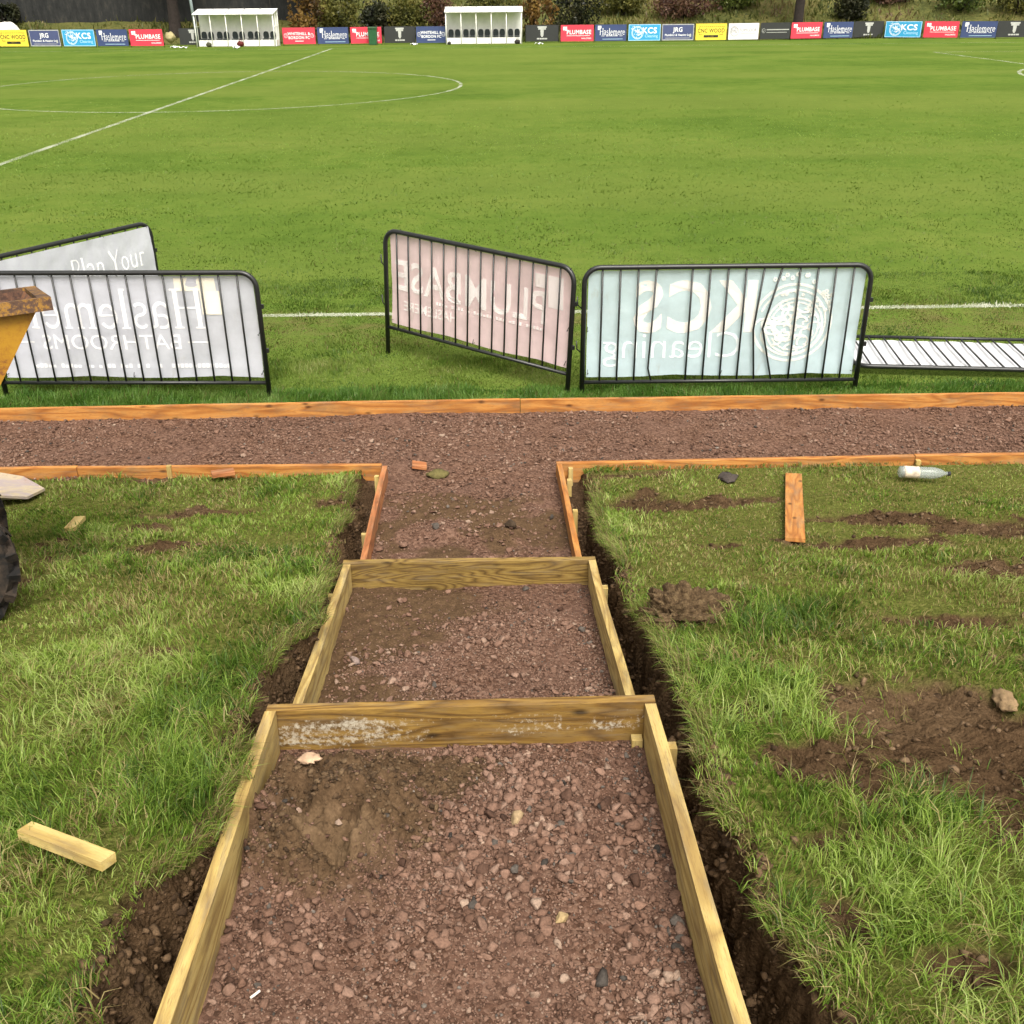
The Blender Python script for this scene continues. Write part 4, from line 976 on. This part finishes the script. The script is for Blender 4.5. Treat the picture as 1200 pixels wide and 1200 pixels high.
# ------------------------------------------------------------------ far touchline: banners, dugouts
PAL = {'red': (.60, .045, .075), 'navy': (.040, .060, .150), 'blue': (.035, .30, .56), 'yellow': (.78, .60, .060), 'dark': (.030, .032, .032), 'white': (.66, .64, .68), 'jrg': (.060, .075, .170)}
BM = {k: simple('banner_'+k, v, .6, var=.08, scale=3) for k, v in PAL.items()}
BM['wh'] = simple('print_white', (.80, .81, .84), .6, var=.02); BM['bk'] = simple('print_black', (.03, .028, .02), .6); BM['gr'] = simple('print_grey', (.17, .18, .18), .6); BM['lb'] = simple('print_light_blue', (.45, .68, .85), .6); BM['pal'] = simple('print_pale_grey', (.42, .43, .41), .6)
def far_banner(xa, ya, xb, yb, kind, label, w=None):
    a = Vector((xa, ya)); b = Vector((xb, yb)); L = (b-a).length
    root = empty('advertising_banner', ((xa+xb)/2, (ya+yb)/2, 0), math.atan2(yb-ya, xb-xa))
    tag(root, label, 'advertising banner', 'advertising banners along the far touchline')
    h = 1.12; x0 = -L/2+.03; x1 = L/2-.03
    bm = bmesh.new(); pts = [(x0, 0, 0), (x0, 0, h-.1), (x0+.1, 0, h), (x1-.1, 0, h), (x1, 0, h-.1), (x1, 0, 0)]; tube(bm, pts, .02, 6); tube(bm, [(x0, 0, .1), (x1, 0, .1)], .016, 6)
    bm_obj('frame', bm, M['black_steel'], root, True)
    bm = bmesh.new(); box(bm, x0-.005, x1+.005, -.036, -.024, .09, h+.012); p = bm_obj('panel', bm, BM['dark' if kind.startswith('dark') else kind], root)
    y = -.0375; W = (x1-x0)/2.3
    def T(s, size, cx, cz, m, bold=0., sx=1.): emit(p, 'lettering', text_mesh(s, size, bold), cx*W, cz, y, BM[m], sx*W)
    def Q(L_, m, nm='logo'): emit(p, nm, rects([(q[0]*W, q[1]*W, q[2], q[3]) for q in L_]), 0, 0, y, BM[m], step=.0006)
    E = lambda r, cx, cz, m, s=4, n=16: emit(p, 'emblem', emblem(r, n, s), cx*W, cz, y, BM[m], step=.0002)
    if kind == 'red':
        if 'club' in label:
            T('WHITEHILL &', .25, 0, .74, 'wh', .02, 1.0); T('BORDON FC', .25, 0, .49, 'wh', .02, 1.0); Q([(-.3, .3, .26, .30)], 'wh', 'lettering')
            E(.13, -.93, .62, 'wh', 5, 14); E(.13, .93, .62, 'wh', 5, 14)
        else:
            T('PLUMBASE', .38, .12, .66, 'wh', .02, .92); Q([(-1.0, -.86, .88, 1.02), (-.84, -.72, .76, 1.02), (-1.0, -.86, .80, .86)], 'wh'); Q([(-.75, .9, .43, .455)], 'wh', 'lettering'); T('HASLEMERE', .13, .65, .27, 'wh', .01)
    elif kind == 'navy':
        if 'club' in label:
            T('WHITEHILL &', .25, 0, .74, 'wh', .02, 1.0); T('BORDON FC', .25, 0, .49, 'wh', .02, 1.0); Q([(-.3, .3, .26, .30)], 'wh', 'lettering')
            E(.13, -.93, .62, 'wh', 5, 14); E(.13, .93, .62, 'wh', 5, 14)
        else:
            emit(p, 'lettering', serif_mesh('Haslemere', .43), .12*W, .69, y, BM['wh'], .84*W, step=.0002)
            T('BATHROOMS', .12, .1, .42, 'wh', .02, 1.1); Q([(-.68, -.45, .40, .425), (.65, .88, .40, .425)], 'wh', 'lettering'); Q([(-.95, -.7, .90, 1.06), (-.95, -.82, .80, .897)], 'wh'); Q([(-.6, .9, .20, .225)], 'lb', 'lettering')
    elif kind == 'blue':
        T('KCS', .52, .36, .72, 'wh', .03, 1.05); T('Cleaning', .27, .5, .38, 'lb', 0, 1.0); E(.40, -.50, .60, 'wh', 4, 26)
        Q([(-1.14, 1.14, .10, .13), (-1.14, 1.14, 1.09, 1.12), (-1.14, -1.11, .135, 1.085), (1.11, 1.14, .135, 1.085)], 'lb', 'border')
    elif kind == 'jrg':
        T('JRG', .40, 0, .76, 'wh', .02); T('Plumbing & Heating Ltd', .19, 0, .43, 'wh', .02, .95); Q([(-.9, .9, .22, .25)], 'pal', 'lettering')
        Q([(-1.14, 1.14, .10, .145), (-1.14, 1.14, 1.075, 1.12), (-1.14, -1.10, .15, 1.07), (1.10, 1.14, .15, 1.07), (.85, .97, .30, .47)], 'pal', 'border')
    elif kind == 'yellow':
        T('CNC WOOD', .36, 0, .67, 'bk', .02, .92); Q([(-.55, .55, .24, .40)], 'bk', 'label'); Q([(-.9+i*.15, -.9+i*.15+.11, .93, .96) for i in range(13)]+[(-.9, -.87, .84, .92), (.87, .90, .84, .92), (-.9, -.87, .42, .52), (.87, .9, .42, .52), (-.9, -.62, .42, .445), (.62, .9, .42, .445)], 'bk', 'border')
        T('WORKS', .11, 0, .32, 'yellow', .01)
    elif kind == 'white':
        E(.30, -.70, .60, 'gr', 8, 18); T('TOPFLOOR', .27, .32, .68, 'gr', .005, .95); Q([(-.25, .9, .47, .49)], 'gr', 'lettering')
    elif kind == 'darkline':
        E(.14, -.9, .62, 'pal', 3, 10); Q([(-.68, 1.05, .66, .72), (-.68, .9, .50, .53)], 'pal', 'lettering')
    else:
        V, F = rects([(-.36, .36, .96, 1.06), (-.30, -.12, .84, .957), (.12, .30, .84, .957), (-.13, .13, .70, .957), (-.12, .12, .46, .70), (-.07, .07, .38, .46)])
        emit(p, 'emblem', (V, F), 0, 0, y, BM['pal'], W*.9, step=.0006); Q([(-.36, -.20, .22, .31), (-.17, -.03, .22, .31), (0, .13, .22, .31), (.16, .36, .22, .31)], 'pal', 'lettering')
FAR = [('yellow', 'yellow banner at the far left end of the row, with black lettering', -34.3, 79.7, -32.1, 79.3),
 ('jrg', 'navy banner with pale border, second from the far left end', -32.0, 79.3, -29.75, 79.0),
 ('blue', 'light blue cleaning banner with round emblem, third from the far left end', -29.6, 79.0, -27.2, 78.6),
 ('navy', 'navy serif banner between blue and red banners near the far left end', -27.1, 78.6, -24.85, 78.3),
 ('red', 'red banner with white lettering left of the dark banner and left dugout', -24.75, 78.3, -22.35, 78.0),
 ('dark', 'dark banner with grey emblem beside the left post of the left dugout', -21.6, 79.2, -19.7, 79.2),
 ('red', 'red club banner with two crests right of the left dugout', -14.35, 78.8, -12.05, 78.8),
 ('navy', 'navy serif banner between two red banners, right of the left dugout', -11.95, 78.8, -9.75, 78.8),
 ('red', 'red banner partly hidden by the green bin', -9.65, 78.8, -7.45, 78.8),
 ('dark', 'dark banner with grey emblem right of the green bin', -7.35, 79.3, -5.15, 79.3),
 ('navy', 'navy club banner with two crests left of the middle dugout', -5.1, 78.8, -2.95, 78.8),
 ('dark', 'dark banner with grey emblem right of the middle dugout', 2.55, 79.5, 4.9, 79.5),
 ('red', 'red banner left of a navy serif one, right of the middle dugout', 5.0, 79.2, 7.35, 79.2),
 ('navy', 'navy serif banner between the red and light blue ones right of the middle dugout', 7.4, 79.2, 9.65, 79.2),
 ('blue', 'light blue cleaning banner in the middle right of the row', 9.75, 79.2, 12.05, 79.2),
 ('jrg', 'navy banner with pale border left of the right hand yellow banner', 12.1, 79.2, 14.4, 79.2),
 ('yellow', 'yellow banner next to the white one in the right half of the row', 14.5, 79.3, 16.75, 79.5),
 ('white', 'white banner with grey emblem right of a yellow banner', 16.85, 79.5, 19.1, 79.8),
 ('darkline', 'dark banner with a round mark and two pale lines', 19.2, 79.9, 21.45, 80.2),
 ('red', 'red banner below the tree trunk at the right', 21.5, 80.3, 23.85, 80.7),
 ('navy', 'navy serif banner right of the red one below the tree trunk', 23.95, 80.7, 26.2, 81.0),
 ('dark', 'long dark banner with grey emblem, left of the last blue banner', 26.3, 81.3, 28.6, 81.6),
 ('blue', 'light blue cleaning banner near the right end, tilted', 28.6, 81.3, 30.9, 80.3),
 ('red', 'red banner near the right end between blue and navy', 31.0, 80.2, 33.2, 79.4),
 ('navy', 'navy serif banner second from the right edge', 33.3, 79.3, 35.6, 78.7),
 ('dark', 'dark banner with grey emblem at the right edge of the photo', 35.7, 79.0, 38.2, 79.0)]
for kind, lab, xa, ya, xb, yb in FAR: far_banner(xa, ya, xb, yb, kind, lab)

def dugout(x, y, rz, L, label, bag=False):
    root = tag(empty('dugout', (x, y, 0), rz), label, 'dugout', 'team dugouts on the far touchline')
    W_ = simple('white_dugout_frame', (.80, .80, .76), .5, var=.06); Pn = simple('dugout_panel', (.76, .76, .74), .6, var=.10, scale=2); SB = simple('seat_black', (.018, .024, .026), .5)
    Dp = 1.3; H0, H1 = 2.02, 2.30
    bm = bmesh.new(); prism(bm, [(0, 0), (1, 0), (1, 1), (0, 1)], 0, 0.01) if False else None
    box(bm, -L/2, L/2, Dp-.03, Dp, .06, H1); bm_obj('back_panel', bm, Pn, root)
    bm = bmesh.new(); A = Matrix.Translation((0, 0, 0)); v = [(-L/2-.05, -.12, H0-.02), (L/2+.05, -.12, H0-.02), (L/2+.05, Dp+.1, H1), (-L/2-.05, Dp+.1, H1)]
    a = [bm.verts.new(p) for p in v]; b = [bm.verts.new((p[0], p[1], p[2]+.035)) for p in v]
    bm.faces.new(a[::-1]); bm.faces.new(b)
    for i in range(4): bm.faces.new((a[i], a[(i+1) % 4], b[(i+1) % 4], b[i]))
    bm_obj('roof', bm, W_, root)
    for i in range(6):
        px = -L/2+.03+i*(L-.06)/5
        bm = bmesh.new(); tube(bm, [(px, .0, 0), (px, -.0, H0-.03)], .036 if i in (0, 5) else .028, 8); bm_obj('post', bm, W_, root, True)
        if 0 < i < 5:
            bm = bmesh.new(); tube(bm, [(px, -.10, H0+.025), (px, Dp+.08, H1+.045)], .03, 6); bm_obj('rafter', bm, simple('rafter_grey', (.25, .25, .25), .5), root, True)
    for s in (-1, 1):
        bm = bmesh.new(); X = s*L/2
        tube(bm, [(X, .0, 1.25), (X, Dp-.05, 1.25)], .022, 6); tube(bm, [(X, Dp-.04, 0), (X, Dp-.04, H1-.02)], .03, 6); tube(bm, [(X, .55, .05), (X, .55, H0+.08)], .022, 6); bm_obj('side_frame', bm, W_, root, True)
    bm = bmesh.new(); box(bm, -L/2+.02, L/2-.02, .5, Dp-.05, .02, .40); bevel(bm, .01, 1); bm_obj('bench_base', bm, Pn, root)
    bw = (L-.06)/5
    for i in range(10):
        px = -L/2+.03+(i//2)*bw+bw*(.28 if i % 2 == 0 else .72)
        bm = bmesh.new(); box(bm, px-.17, px+.17, .55, .92, .43, .49); bevel(bm, .02, 2)
        pr = [(px-.16, .50), (px+.16, .50), (px+.19, .66), (px+.18, .80), (px+.13, .91), (px, .94), (px-.13, .91), (px-.18, .80), (px-.19, .66)]; prism(bm, pr, .85, .92); bm_obj('seat', bm, SB, root)
dugout(-17.35, 77.6, R(-3), 5.45, 'white framed dugout with black seats, left one, beside a grey pole')
dugout(-.36, 78.0, R(-1), 5.25, 'white framed dugout with black seats, in the middle of the far side')
def kit_bag(x, y, z, s, m, label):
    bm = bmesh.new(); bmesh.ops.create_icosphere(bm, subdivisions=3, radius=s)
    for v in bm.verts: v.co.z *= .8; v.co.y *= .6; v.co *= 1+.12*math.sin(9*v.co.x/s*.6)*math.cos(7*v.co.z/s*.6)
    tube(bm, [(-s*.4, 0, s*.6), (-s*.2, 0, s*1.1), (s*.2, 0, s*1.1), (s*.4, 0, s*.6)], s*.06, 6)
    o = bm_obj('kit_bag', bm, m, None, True); o.location = (x, y, z+s*.7); tag(o, label, 'bag')
kit_bag(-17.0, 77.42, .02, .24, simple('dark_red_bag', (.09, .012, .010), .7), 'dark red kit bag on the ground in front of the left dugout seats')
kit_bag(1.95, 77.85, .0, .20, simple('black_bag', (.02, .018, .016), .7), 'black kit bag at the right end of the middle dugout')
kit_bag(-2.75, 77.85, .0, .13, simple('black_bag2', (.02, .018, .016), .7), 'small black kit bag at the left post of the middle dugout')
kit_bag(-19.2, 77.6, .0, .20, simple('olive_bag', (.05, .05, .025), .7), 'olive kit bag at the left end of the left dugout')
# green bin, pole, tarp, tub
def bin_():
    root = tag(empty('litter_bin', (-8.05, 78.45, 0)), 'dark green litter bin in front of a red banner', 'bin')
    G = simple('bin_green', (.018, .085, .032), .5)
    bm = bmesh.new(); a = .30; prism(bm, [(-a*.85, .03), (a*.85, .03), (a, 1.05), (-a, 1.05)], -.28, .28); bevel(bm, .03, 2); bm_obj('bin_body', bm, G, root)
    bm = bmesh.new(); prism(bm, [(-.33, 1.055), (.33, 1.055), (.31, 1.14), (-.31, 1.14)], -.33, .33); bevel(bm, .03, 2); bm_obj('lid', bm, simple('bin_lid', (.05, .11, .055), .5), root)
    for s in (-1, 1):
        bm = bmesh.new(); lathe(bm, [(.04, -.03), (.1, -.03), (.1, .03), (.04, .03)], Matrix.Translation((s*.25, .3, .10)) @ Matrix.Rotation(PI/2, 4, 'Y'), 14); bm_obj('wheel', bm, M['black_steel'], root)
bin_()
bm = bmesh.new(); tube(bm, [(0, 0, -.1), (0, 0, 4.2), (-.04, 0, 8.)], [.11, .095, .07], 12); tube(bm, [(-.75, 0, 7.9), (.7, 0, 7.9)], .04, 8)
root = tag(empty('floodlight_pole', (-20.35, 79.2, 0)), 'grey floodlight pole behind the left dugout', 'pole'); root.rotation_euler = (0, R(-2.5), 0)
bm_obj('pole', bm, simple('galvanised', (.33, .40, .43), .5, .3), root, True)
for s in (-.55, .5):
    bm = bmesh.new(); box(bm, s-.2, s+.2, -.16, .08, 7.95, 8.3); bevel(bm, .03, 2); bm_obj('floodlight', bm, simple('lamp_housing', (.12, .13, .13), .5), root)
def lump(name, x, y, z, r, sc_, col, label, cat, seed):
    V0, F0 = ico(4); V = V0*np.array(sc_)*r; V = V*(1+.22*fbm(V0[:, 0]*1.4+seed, V0[:, 2]*1.4+V0[:, 1], 1.5, 3, seed)[:, None]); n = len(F0)
    o = link(name, np_mesh(name, V, F0.ravel(), np.arange(n)*3, np.full(n, 3)), simple(name+str(seed), col, .75, var=.2, scale=3), smooth=True); o.location = (x, y, z); tag(o, label, cat)
lump('covered_heap', -34.3, 81.2, .75, 1.0, (1.0, .7, .85), (.68, .65, .58), 'white sheeted heap behind the yellow banner at the far left', 'covered heap', 3)
lump('straw_tub', -22.0, 78.4, .62, .42, (.85, .8, .8), (.30, .26, .13), 'tan round tub between the red and dark banners at the left', 'tub', 5)
for i, (x, y, lab) in enumerate(((-21.4, 76.9, 'white scrap lying below the tan tub'), (-20.6, 76.2, 'white scrap on the grass left of the left dugout'), (-16.9, 75.6, 'white scrap in front of the left dugout'), (-5.2, 77.9, 'white scrap below the navy club banner'), (3.4, 77.2, 'white scrap right of the middle dugout'))):
    bm = bmesh.new(); bmesh.ops.create_grid(bm, x_segments=6, y_segments=4, size=.22)
    for v in bm.verts: v.co.z = .05+.06*math.sin(v.co.x*17+i)*math.cos(v.co.y*13)
    bmesh.ops.solidify(bm, geom=bm.faces[:], thickness=.01)
    o = bm_obj('paper_scrap', bm, BM['wh']); o.location = (x, y, .02); o.rotation_euler = (0, 0, i); tag(o, lab, 'litter')

# ------------------------------------------------------------------ rough bank, fence, bushes, trees beyond
def far_z(x, y):
    rise = sst(81.0, 92., y)*(2.2+.6*sst(0, 30, x)) + np.maximum(y-92, 0)*.24
    return rise*(1.12-.17*sst(-24, 10, x)) + .25*fbm(x, y, .22, 3, 151)*sst(81, 86, y) - .03
def far_bank():
    xs = np.linspace(-120, 120, 241); ys = np.concatenate([np.arange(80.2, 100, .35), np.linspace(100, 150, 26)])
    X, Y = np.meshgrid(xs, ys); Z = far_z(X, Y); nx, ny = len(xs), len(ys)
    I = np.arange(nx*ny).reshape(ny, nx); q = np.stack([I[:-1, :-1], I[:-1, 1:], I[1:, 1:], I[1:, :-1]], -1).reshape(-1, 4)
    t = NT('rough_bank'); v = t.n('ShaderNodeNewGeometry').outputs['Position']
    c = t.ramp(t.math('ADD', t.math('MULTIPLY', t.noise(v, .35, 4, .6), .5), t.math('MULTIPLY', t.noise(v, 3.5, 5, .75), .5)), [(.38, (.045, .055, .016)), (.50, (.095, .100, .028)), (.60, (.145, .125, .045)), (.72, (.105, .070, .04))])
    me = np_mesh('far_bank', np.stack([X, Y, Z], -1).reshape(-1, 3), q.ravel(), np.arange(len(q))*4, np.full(len(q), 4))
    tag(link('far_bank', me, t.done(t.pbsdf(c, .95, 0, .1, t.bump(t.noise(v, 4, 5, .7), .8, .3)).outputs[0]), smooth=True), kind='structure')
    n = 26000; x = rng.uniform(-46, 50, n); y = 81.3+rng.random(n)**1.5*16; z = far_z(x, y)
    k = (fbm(x, y, .35, 3, 153)+rng.normal(0, .15, n) > -.22); x, y, z = x[k], y[k], z[k]; n = len(x)
    u = np.clip(.5+1.1*fbm(x, y, .22, 4, 155)+rng.normal(0, .2, n), 0, 1)
    C = pal(u, [(.030, .045, .010), (.065, .080, .016), (.105, .115, .028), (.17, .15, .055), (.13, .09, .05)])
    L = rng.uniform(.18, .6, n); me = blades('scrub', x, y, z-.03, L, rng.uniform(.05, .13, n), rng.uniform(0, 6.28, n), rng.uniform(.2, 1., n), C)
    tag(link('scrub', me, M['blade']), 'rough grass and bramble scrub on the bank beyond the pitch', 'undergrowth', kind='stuff')
far_bank()
BARK = simple('bark', (.022, .017, .014), .95, var=.4, scale=6, bump=.6, bscale=14)
def leaf_cloud(c, rad, n, size, cols, seed, squash=1., gaps=.0):
    r_ = np.random.default_rng(seed)
    d = r_.normal(size=(n, 3)); d /= np.linalg.norm(d, axis=1, keepdims=True)
    q = r_.random(n)**.45
    lump_ = 1+.55*fbm(d[:, 0]*1.6+seed, d[:, 1]*1.6+d[:, 2]*2.1, 1.3, 3, seed)
    P = d*(q*lump_)[:, None]*np.array(rad)
    k = fbm(P[:, 0]*1.1+seed, P[:, 2]*1.1+P[:, 1]*.7, 1.2, 3, seed+1) > gaps-.28
    P = P[k]; n = len(P)
    u = np.clip(.5+.9*fbm(P[:, 0]+seed, P[:, 2]+P[:, 1], .9, 3, seed+2)+r_.normal(0, .2, n), 0, 1)
    C = pal(u, cols)
    a = r_.normal(size=(n, 3)); a /= np.linalg.norm(a, axis=1, keepdims=True)
    b = np.cross(a, r_.normal(size=(n, 3))); b /= np.linalg.norm(b, axis=1, keepdims=True)
    s = size*r_.uniform(.6, 1.4, n)[:, None]
    V = np.stack([P-a*s, P+b*s*.55, P+a*s, P-b*s*.55], 1).reshape(-1, 3)+np.array(c)
    return V, C
def foliage(name, c, rad, n, size, cols, seed, parent, gaps=0.):
    V, C = leaf_cloud(c, rad, n, size, cols, seed, gaps=gaps); n = len(C)
    me = np_mesh(name, V, np.arange(n*4), np.arange(n)*4, np.full(n, 4)); set_col(me, 'Col', np.repeat(C, 4, 0))
    return link(name, me, M['blade'], parent)
CP = {'brown': [(.050, .033, .016), (.125, .075, .027), (.21, .115, .032), (.26, .17, .048)], 'olive': [(.032, .038, .011), (.075, .080, .020), (.14, .135, .033), (.21, .19, .05)],
      'dark': [(.012, .015, .009), (.022, .027, .014), (.040, .044, .021), (.065, .062, .034)], 'green': [(.030, .048, .012), (.065, .095, .018), (.12, .155, .032), (.17, .20, .055)], 'red': [(.048, .026, .020), (.10, .053, .038), (.15, .082, .055), (.18, .12, .08)]}
def bush(x, y, w, h, col, label, seed, n=2600):
    root = tag(empty('bush', (x, y, float(far_z(np.array([x]), np.array([y]))[0]))), label, 'bush', 'bushes on the bank beyond the pitch')
    bm = bmesh.new(); rs = random.Random(seed)
    for i in range(7):
        a = rs.uniform(0, 6.28); l = rs.uniform(.4, .8)
        tube(bm, [(rs.uniform(-.1, .1), rs.uniform(-.1, .1), -.1), (math.cos(a)*w*.2, math.sin(a)*w*.2, h*.4), (math.cos(a)*w*.4*l, math.sin(a)*w*.35*l, h*.8*l)], [.05, .035, .012], 5)
    bm_obj('stem', bm, BARK, root)
    foliage('foliage', (0, 0, h*.52), (w/2, w*.4, h*.55), n, .12, CP[col], seed, root)
BU = [(-13.2, 82.6, 2.6, 3.4, 'brown', 'brown leaved bush beside the right end of the left dugout'), (-11.2, 84.5, 3.4, 2.9, 'olive', 'olive bush behind the navy banner right of the left dugout'),
      (-8.3, 84.0, 2.8, 2.2, 'dark', 'dark evergreen bush above the green bin'), (-5.9, 83.6, 2.9, 2.7, 'olive', 'yellow green bush above the dark banner left of the middle dugout'),
      (-3.6, 84.2, 3.0, 2.9, 'red', 'russet bush just left of the middle dugout'), (.4, 84.2, 4.4, 3.5, 'olive', 'olive bush behind the middle dugout'), (3.6, 82.8, 2.7, 3.1, 'brown', 'orange brown autumn bush just right of the middle dugout'),
      (6.3, 84.6, 3.8, 2.9, 'dark', 'dark bush above the red banner right of the middle dugout'), (10.3, 88.0, 4.2, 2.0, 'olive', 'low olive bush above the light blue banner'), (15.0, 87.4, 5.2, 2.0, 'red', 'russet leafless bush above the yellow and white banners'),
      (19.2, 88.6, 4.0, 1.9, 'green', 'green bush left of the right hand tree trunk'), (27.6, 86.0, 2.6, 2.2, 'dark', 'dark bush above the long dark banner on the right'), (31.5, 89.4, 4.5, 1.7, 'red', 'reddish scrub bush above the last light blue banner'), (36.4, 87.6, 4.8, 2.0, 'green', 'green bush at the far right of the bank'),
      (40.5, 86.8, 4.0, 2.4, 'olive', 'olive bush at the right end of the bank')]
for i, (x, y, w, h, c, lab) in enumerate(BU): bush(x, y, w, h, c, lab, 200+i*13)
def tree(x, y, r, h, label, seed, cols, crown=2.6):
    z = float(far_z(np.array([x]), np.array([y]))[0]); root = tag(empty('tree', (x, y, z)), label, 'tree', 'trees on the bank beyond the pitch')
    rs = random.Random(seed); bm = bmesh.new()
    tube(bm, [(0, 0, -.3), (0, 0, .05), (.03, 0, .5), (.1, .05, h*.4), (.05, .1, h*.75)], [r*1.7, r*1.45, r*1.05, r*.8, r*.45], 12)
    for i in range(8):
        a = i*.8+rs.random(); z0 = h*rs.uniform(.38, .72); l = h*rs.uniform(.2, .36)
        tube(bm, [(.08, .05, z0), (math.cos(a)*l*.5, math.sin(a)*l*.5, z0+l*.45), (math.cos(a)*l, math.sin(a)*l, z0+l*.8)], [r*.4, r*.25, r*.07], 7)
    bm_obj('trunk', bm, BARK, root, True)
    foliage('crown', (0, 0, h*.80), (crown, crown, h*.30), 4200, .17, cols, seed, root, .05)
tree(-23.3, 84.6, .42, 10, 'thick dark trunk rising in front of the dark fence at the left', 31, CP['dark'], 3.2)
tree(-13.6, 84.9, .34, 9, 'dark trunk between bushes right of the left dugout', 32, CP['olive'], 3.)
tree(23.1, 84.6, .36, 10, 'dark tree trunk above the red banner at the right', 33, CP['brown'], 3.2)
tree(-29.5, 90.5, .35, 11, 'tree behind the dark fence at the far left', 34, CP['dark'], 3.6)
tree(9.0, 95., .35, 10, 'tree further up the bank above the light blue banner', 35, CP['olive'], 3.4)
tree(32., 97., .35, 10, 'tree further up the bank at the right', 36, CP['olive'], 3.4)
# dark netting fence at the left
def net_fence():
    root = tag(empty('netting_fence', (-26.5, 87.2, 0)), 'dark netting fence along the top of the left bank', 'fence')
    t = NT('dark_netting'); v = t.coord()
    c = t.ramp(t.noise(t.map(v, (2., 2., .7)), 1.4, 6, .7), [(.35, (.019, .020, .020)), (.55, (.030, .031, .030)), (.72, (.055, .052, .044))])
    nm = t.done(t.pbsdf(c, .9, 0, .1, t.bump(t.noise(v, 6, 4), .4, .05)).outputs[0])
    V = []; NX = 60
    xs = np.linspace(-26, 13.2, NX); ys_ = .10*np.sin(xs*2.1)+.12*fbm(xs, xs*0, .8, 2, 161)
    b = far_z(xs-26.5, np.full(NX, 87.2)); tp = b+3.4
    V = [(xs[i], ys_[i], b[i]-.05) for i in range(NX)]+[(xs[i], ys_[i]*1.4, (b[i]+tp[i])/2) for i in range(NX)]+[(xs[i], ys_[i]*.6, tp[i]) for i in range(NX)]
    F = [(r_*NX+i, r_*NX+i+1, (r_+1)*NX+i+1, (r_+1)*NX+i) for r_ in range(2) for i in range(NX-1)]
    me = bpy.data.meshes.new('netting'); me.from_pydata(V, [], F); link('netting', me, nm, root, True)
    for i in range(0, NX, 6):
        bm = bmesh.new(); tube(bm, [(xs[i], .22, b[i]-.3), (xs[i], .22, tp[i]+.1)], .05, 8); bm_obj('post', bm, simple('fence_post', (.05, .045, .04), .8), root, True)
net_fence()
for i, (x, y, w, h, lab) in enumerate(((-38, 89.5, 7, 5, 'dark hedge bush behind the fence at the far left'), (-31, 90, 7, 5, 'dark hedge bush behind the fence, second from the left'), (-24.5, 90, 7, 5, 'dark hedge bush behind the fence above the red banner'), (-18, 90, 7, 5.2, 'dark hedge bush behind the left dugout'), (-36.5, 86.4, 2.4, 1.6, 'low dark bush behind the white sheeted heap'))):
    bush(x, y, w, h, 'dark', lab, 500+i*7, 3000)

# ------------------------------------------------------------------ light and camera
w = bpy.data.worlds.new('World'); sc.world = w; w.use_nodes = True
nt = w.node_tree; nt.nodes.clear()
sky = nt.nodes.new('ShaderNodeTexSky'); sky.sky_type = 'NISHITA'; sky.sun_disc = False
SE, SA = R(56), R(165)
sky.sun_elevation = SE; sky.sun_rotation = SA; sky.air_density = 1.; sky.dust_density = 6.; sky.ozone_density = .6
hs = nt.nodes.new('ShaderNodeHueSaturation'); hs.inputs['Saturation'].default_value = .16
bg = nt.nodes.new('ShaderNodeBackground'); bg.inputs['Strength'].default_value = .13; out = nt.nodes.new('ShaderNodeOutputWorld')
tn = nt.nodes.new('ShaderNodeMix'); tn.data_type = 'RGBA'; tn.blend_type = 'MULTIPLY'; tn.inputs[0].default_value = 1.; tn.inputs[7].default_value = (1.05, 1., .92, 1)
nt.links.new(sky.outputs[0], hs.inputs['Color']); nt.links.new(hs.outputs[0], tn.inputs[6]); nt.links.new(tn.outputs[2], bg.inputs[0]); nt.links.new(bg.outputs[0], out.inputs[0])
ld = bpy.data.lights.new('sun', 'SUN'); ld.energy = 1.5; ld.angle = R(30); ld.color = (1, .96, .90)
lo = bpy.data.objects.new('sun', ld); COL.objects.link(lo)
sd = Vector((math.sin(SA)*math.cos(SE), math.cos(SA)*math.cos(SE), math.sin(SE)))
lo.rotation_euler = sd.to_track_quat('Z', 'Y').to_euler(); lo.location = (0, 0, 20)
cd = bpy.data.cameras.new('camera'); cd.sensor_width = 36; cd.sensor_fit = 'HORIZONTAL'; cd.lens = 36*1202/1200; cd.clip_start = .05; cd.clip_end = 1500
co = bpy.data.objects.new('camera', cd); COL.objects.link(co)
Rm = Matrix.Rotation(R(-.95), 4, 'Z') @ Matrix.Rotation(PI/2-R(26.8), 4, 'X') @ Matrix.Rotation(R(-.5), 4, 'Z')
co.matrix_world = Matrix.Translation((0, 0, 3.1)) @ Rm
sc.camera = co
vs = sc.view_settings; vs.view_transform = 'Standard'; vs.look = 'None'; vs.exposure = 1.03; vs.gamma = 1.; vs.use_curve_mapping = False
sc.cycles.max_bounces = 6; sc.cycles.transparent_max_bounces = 8; sc.cycles.use_denoising = True
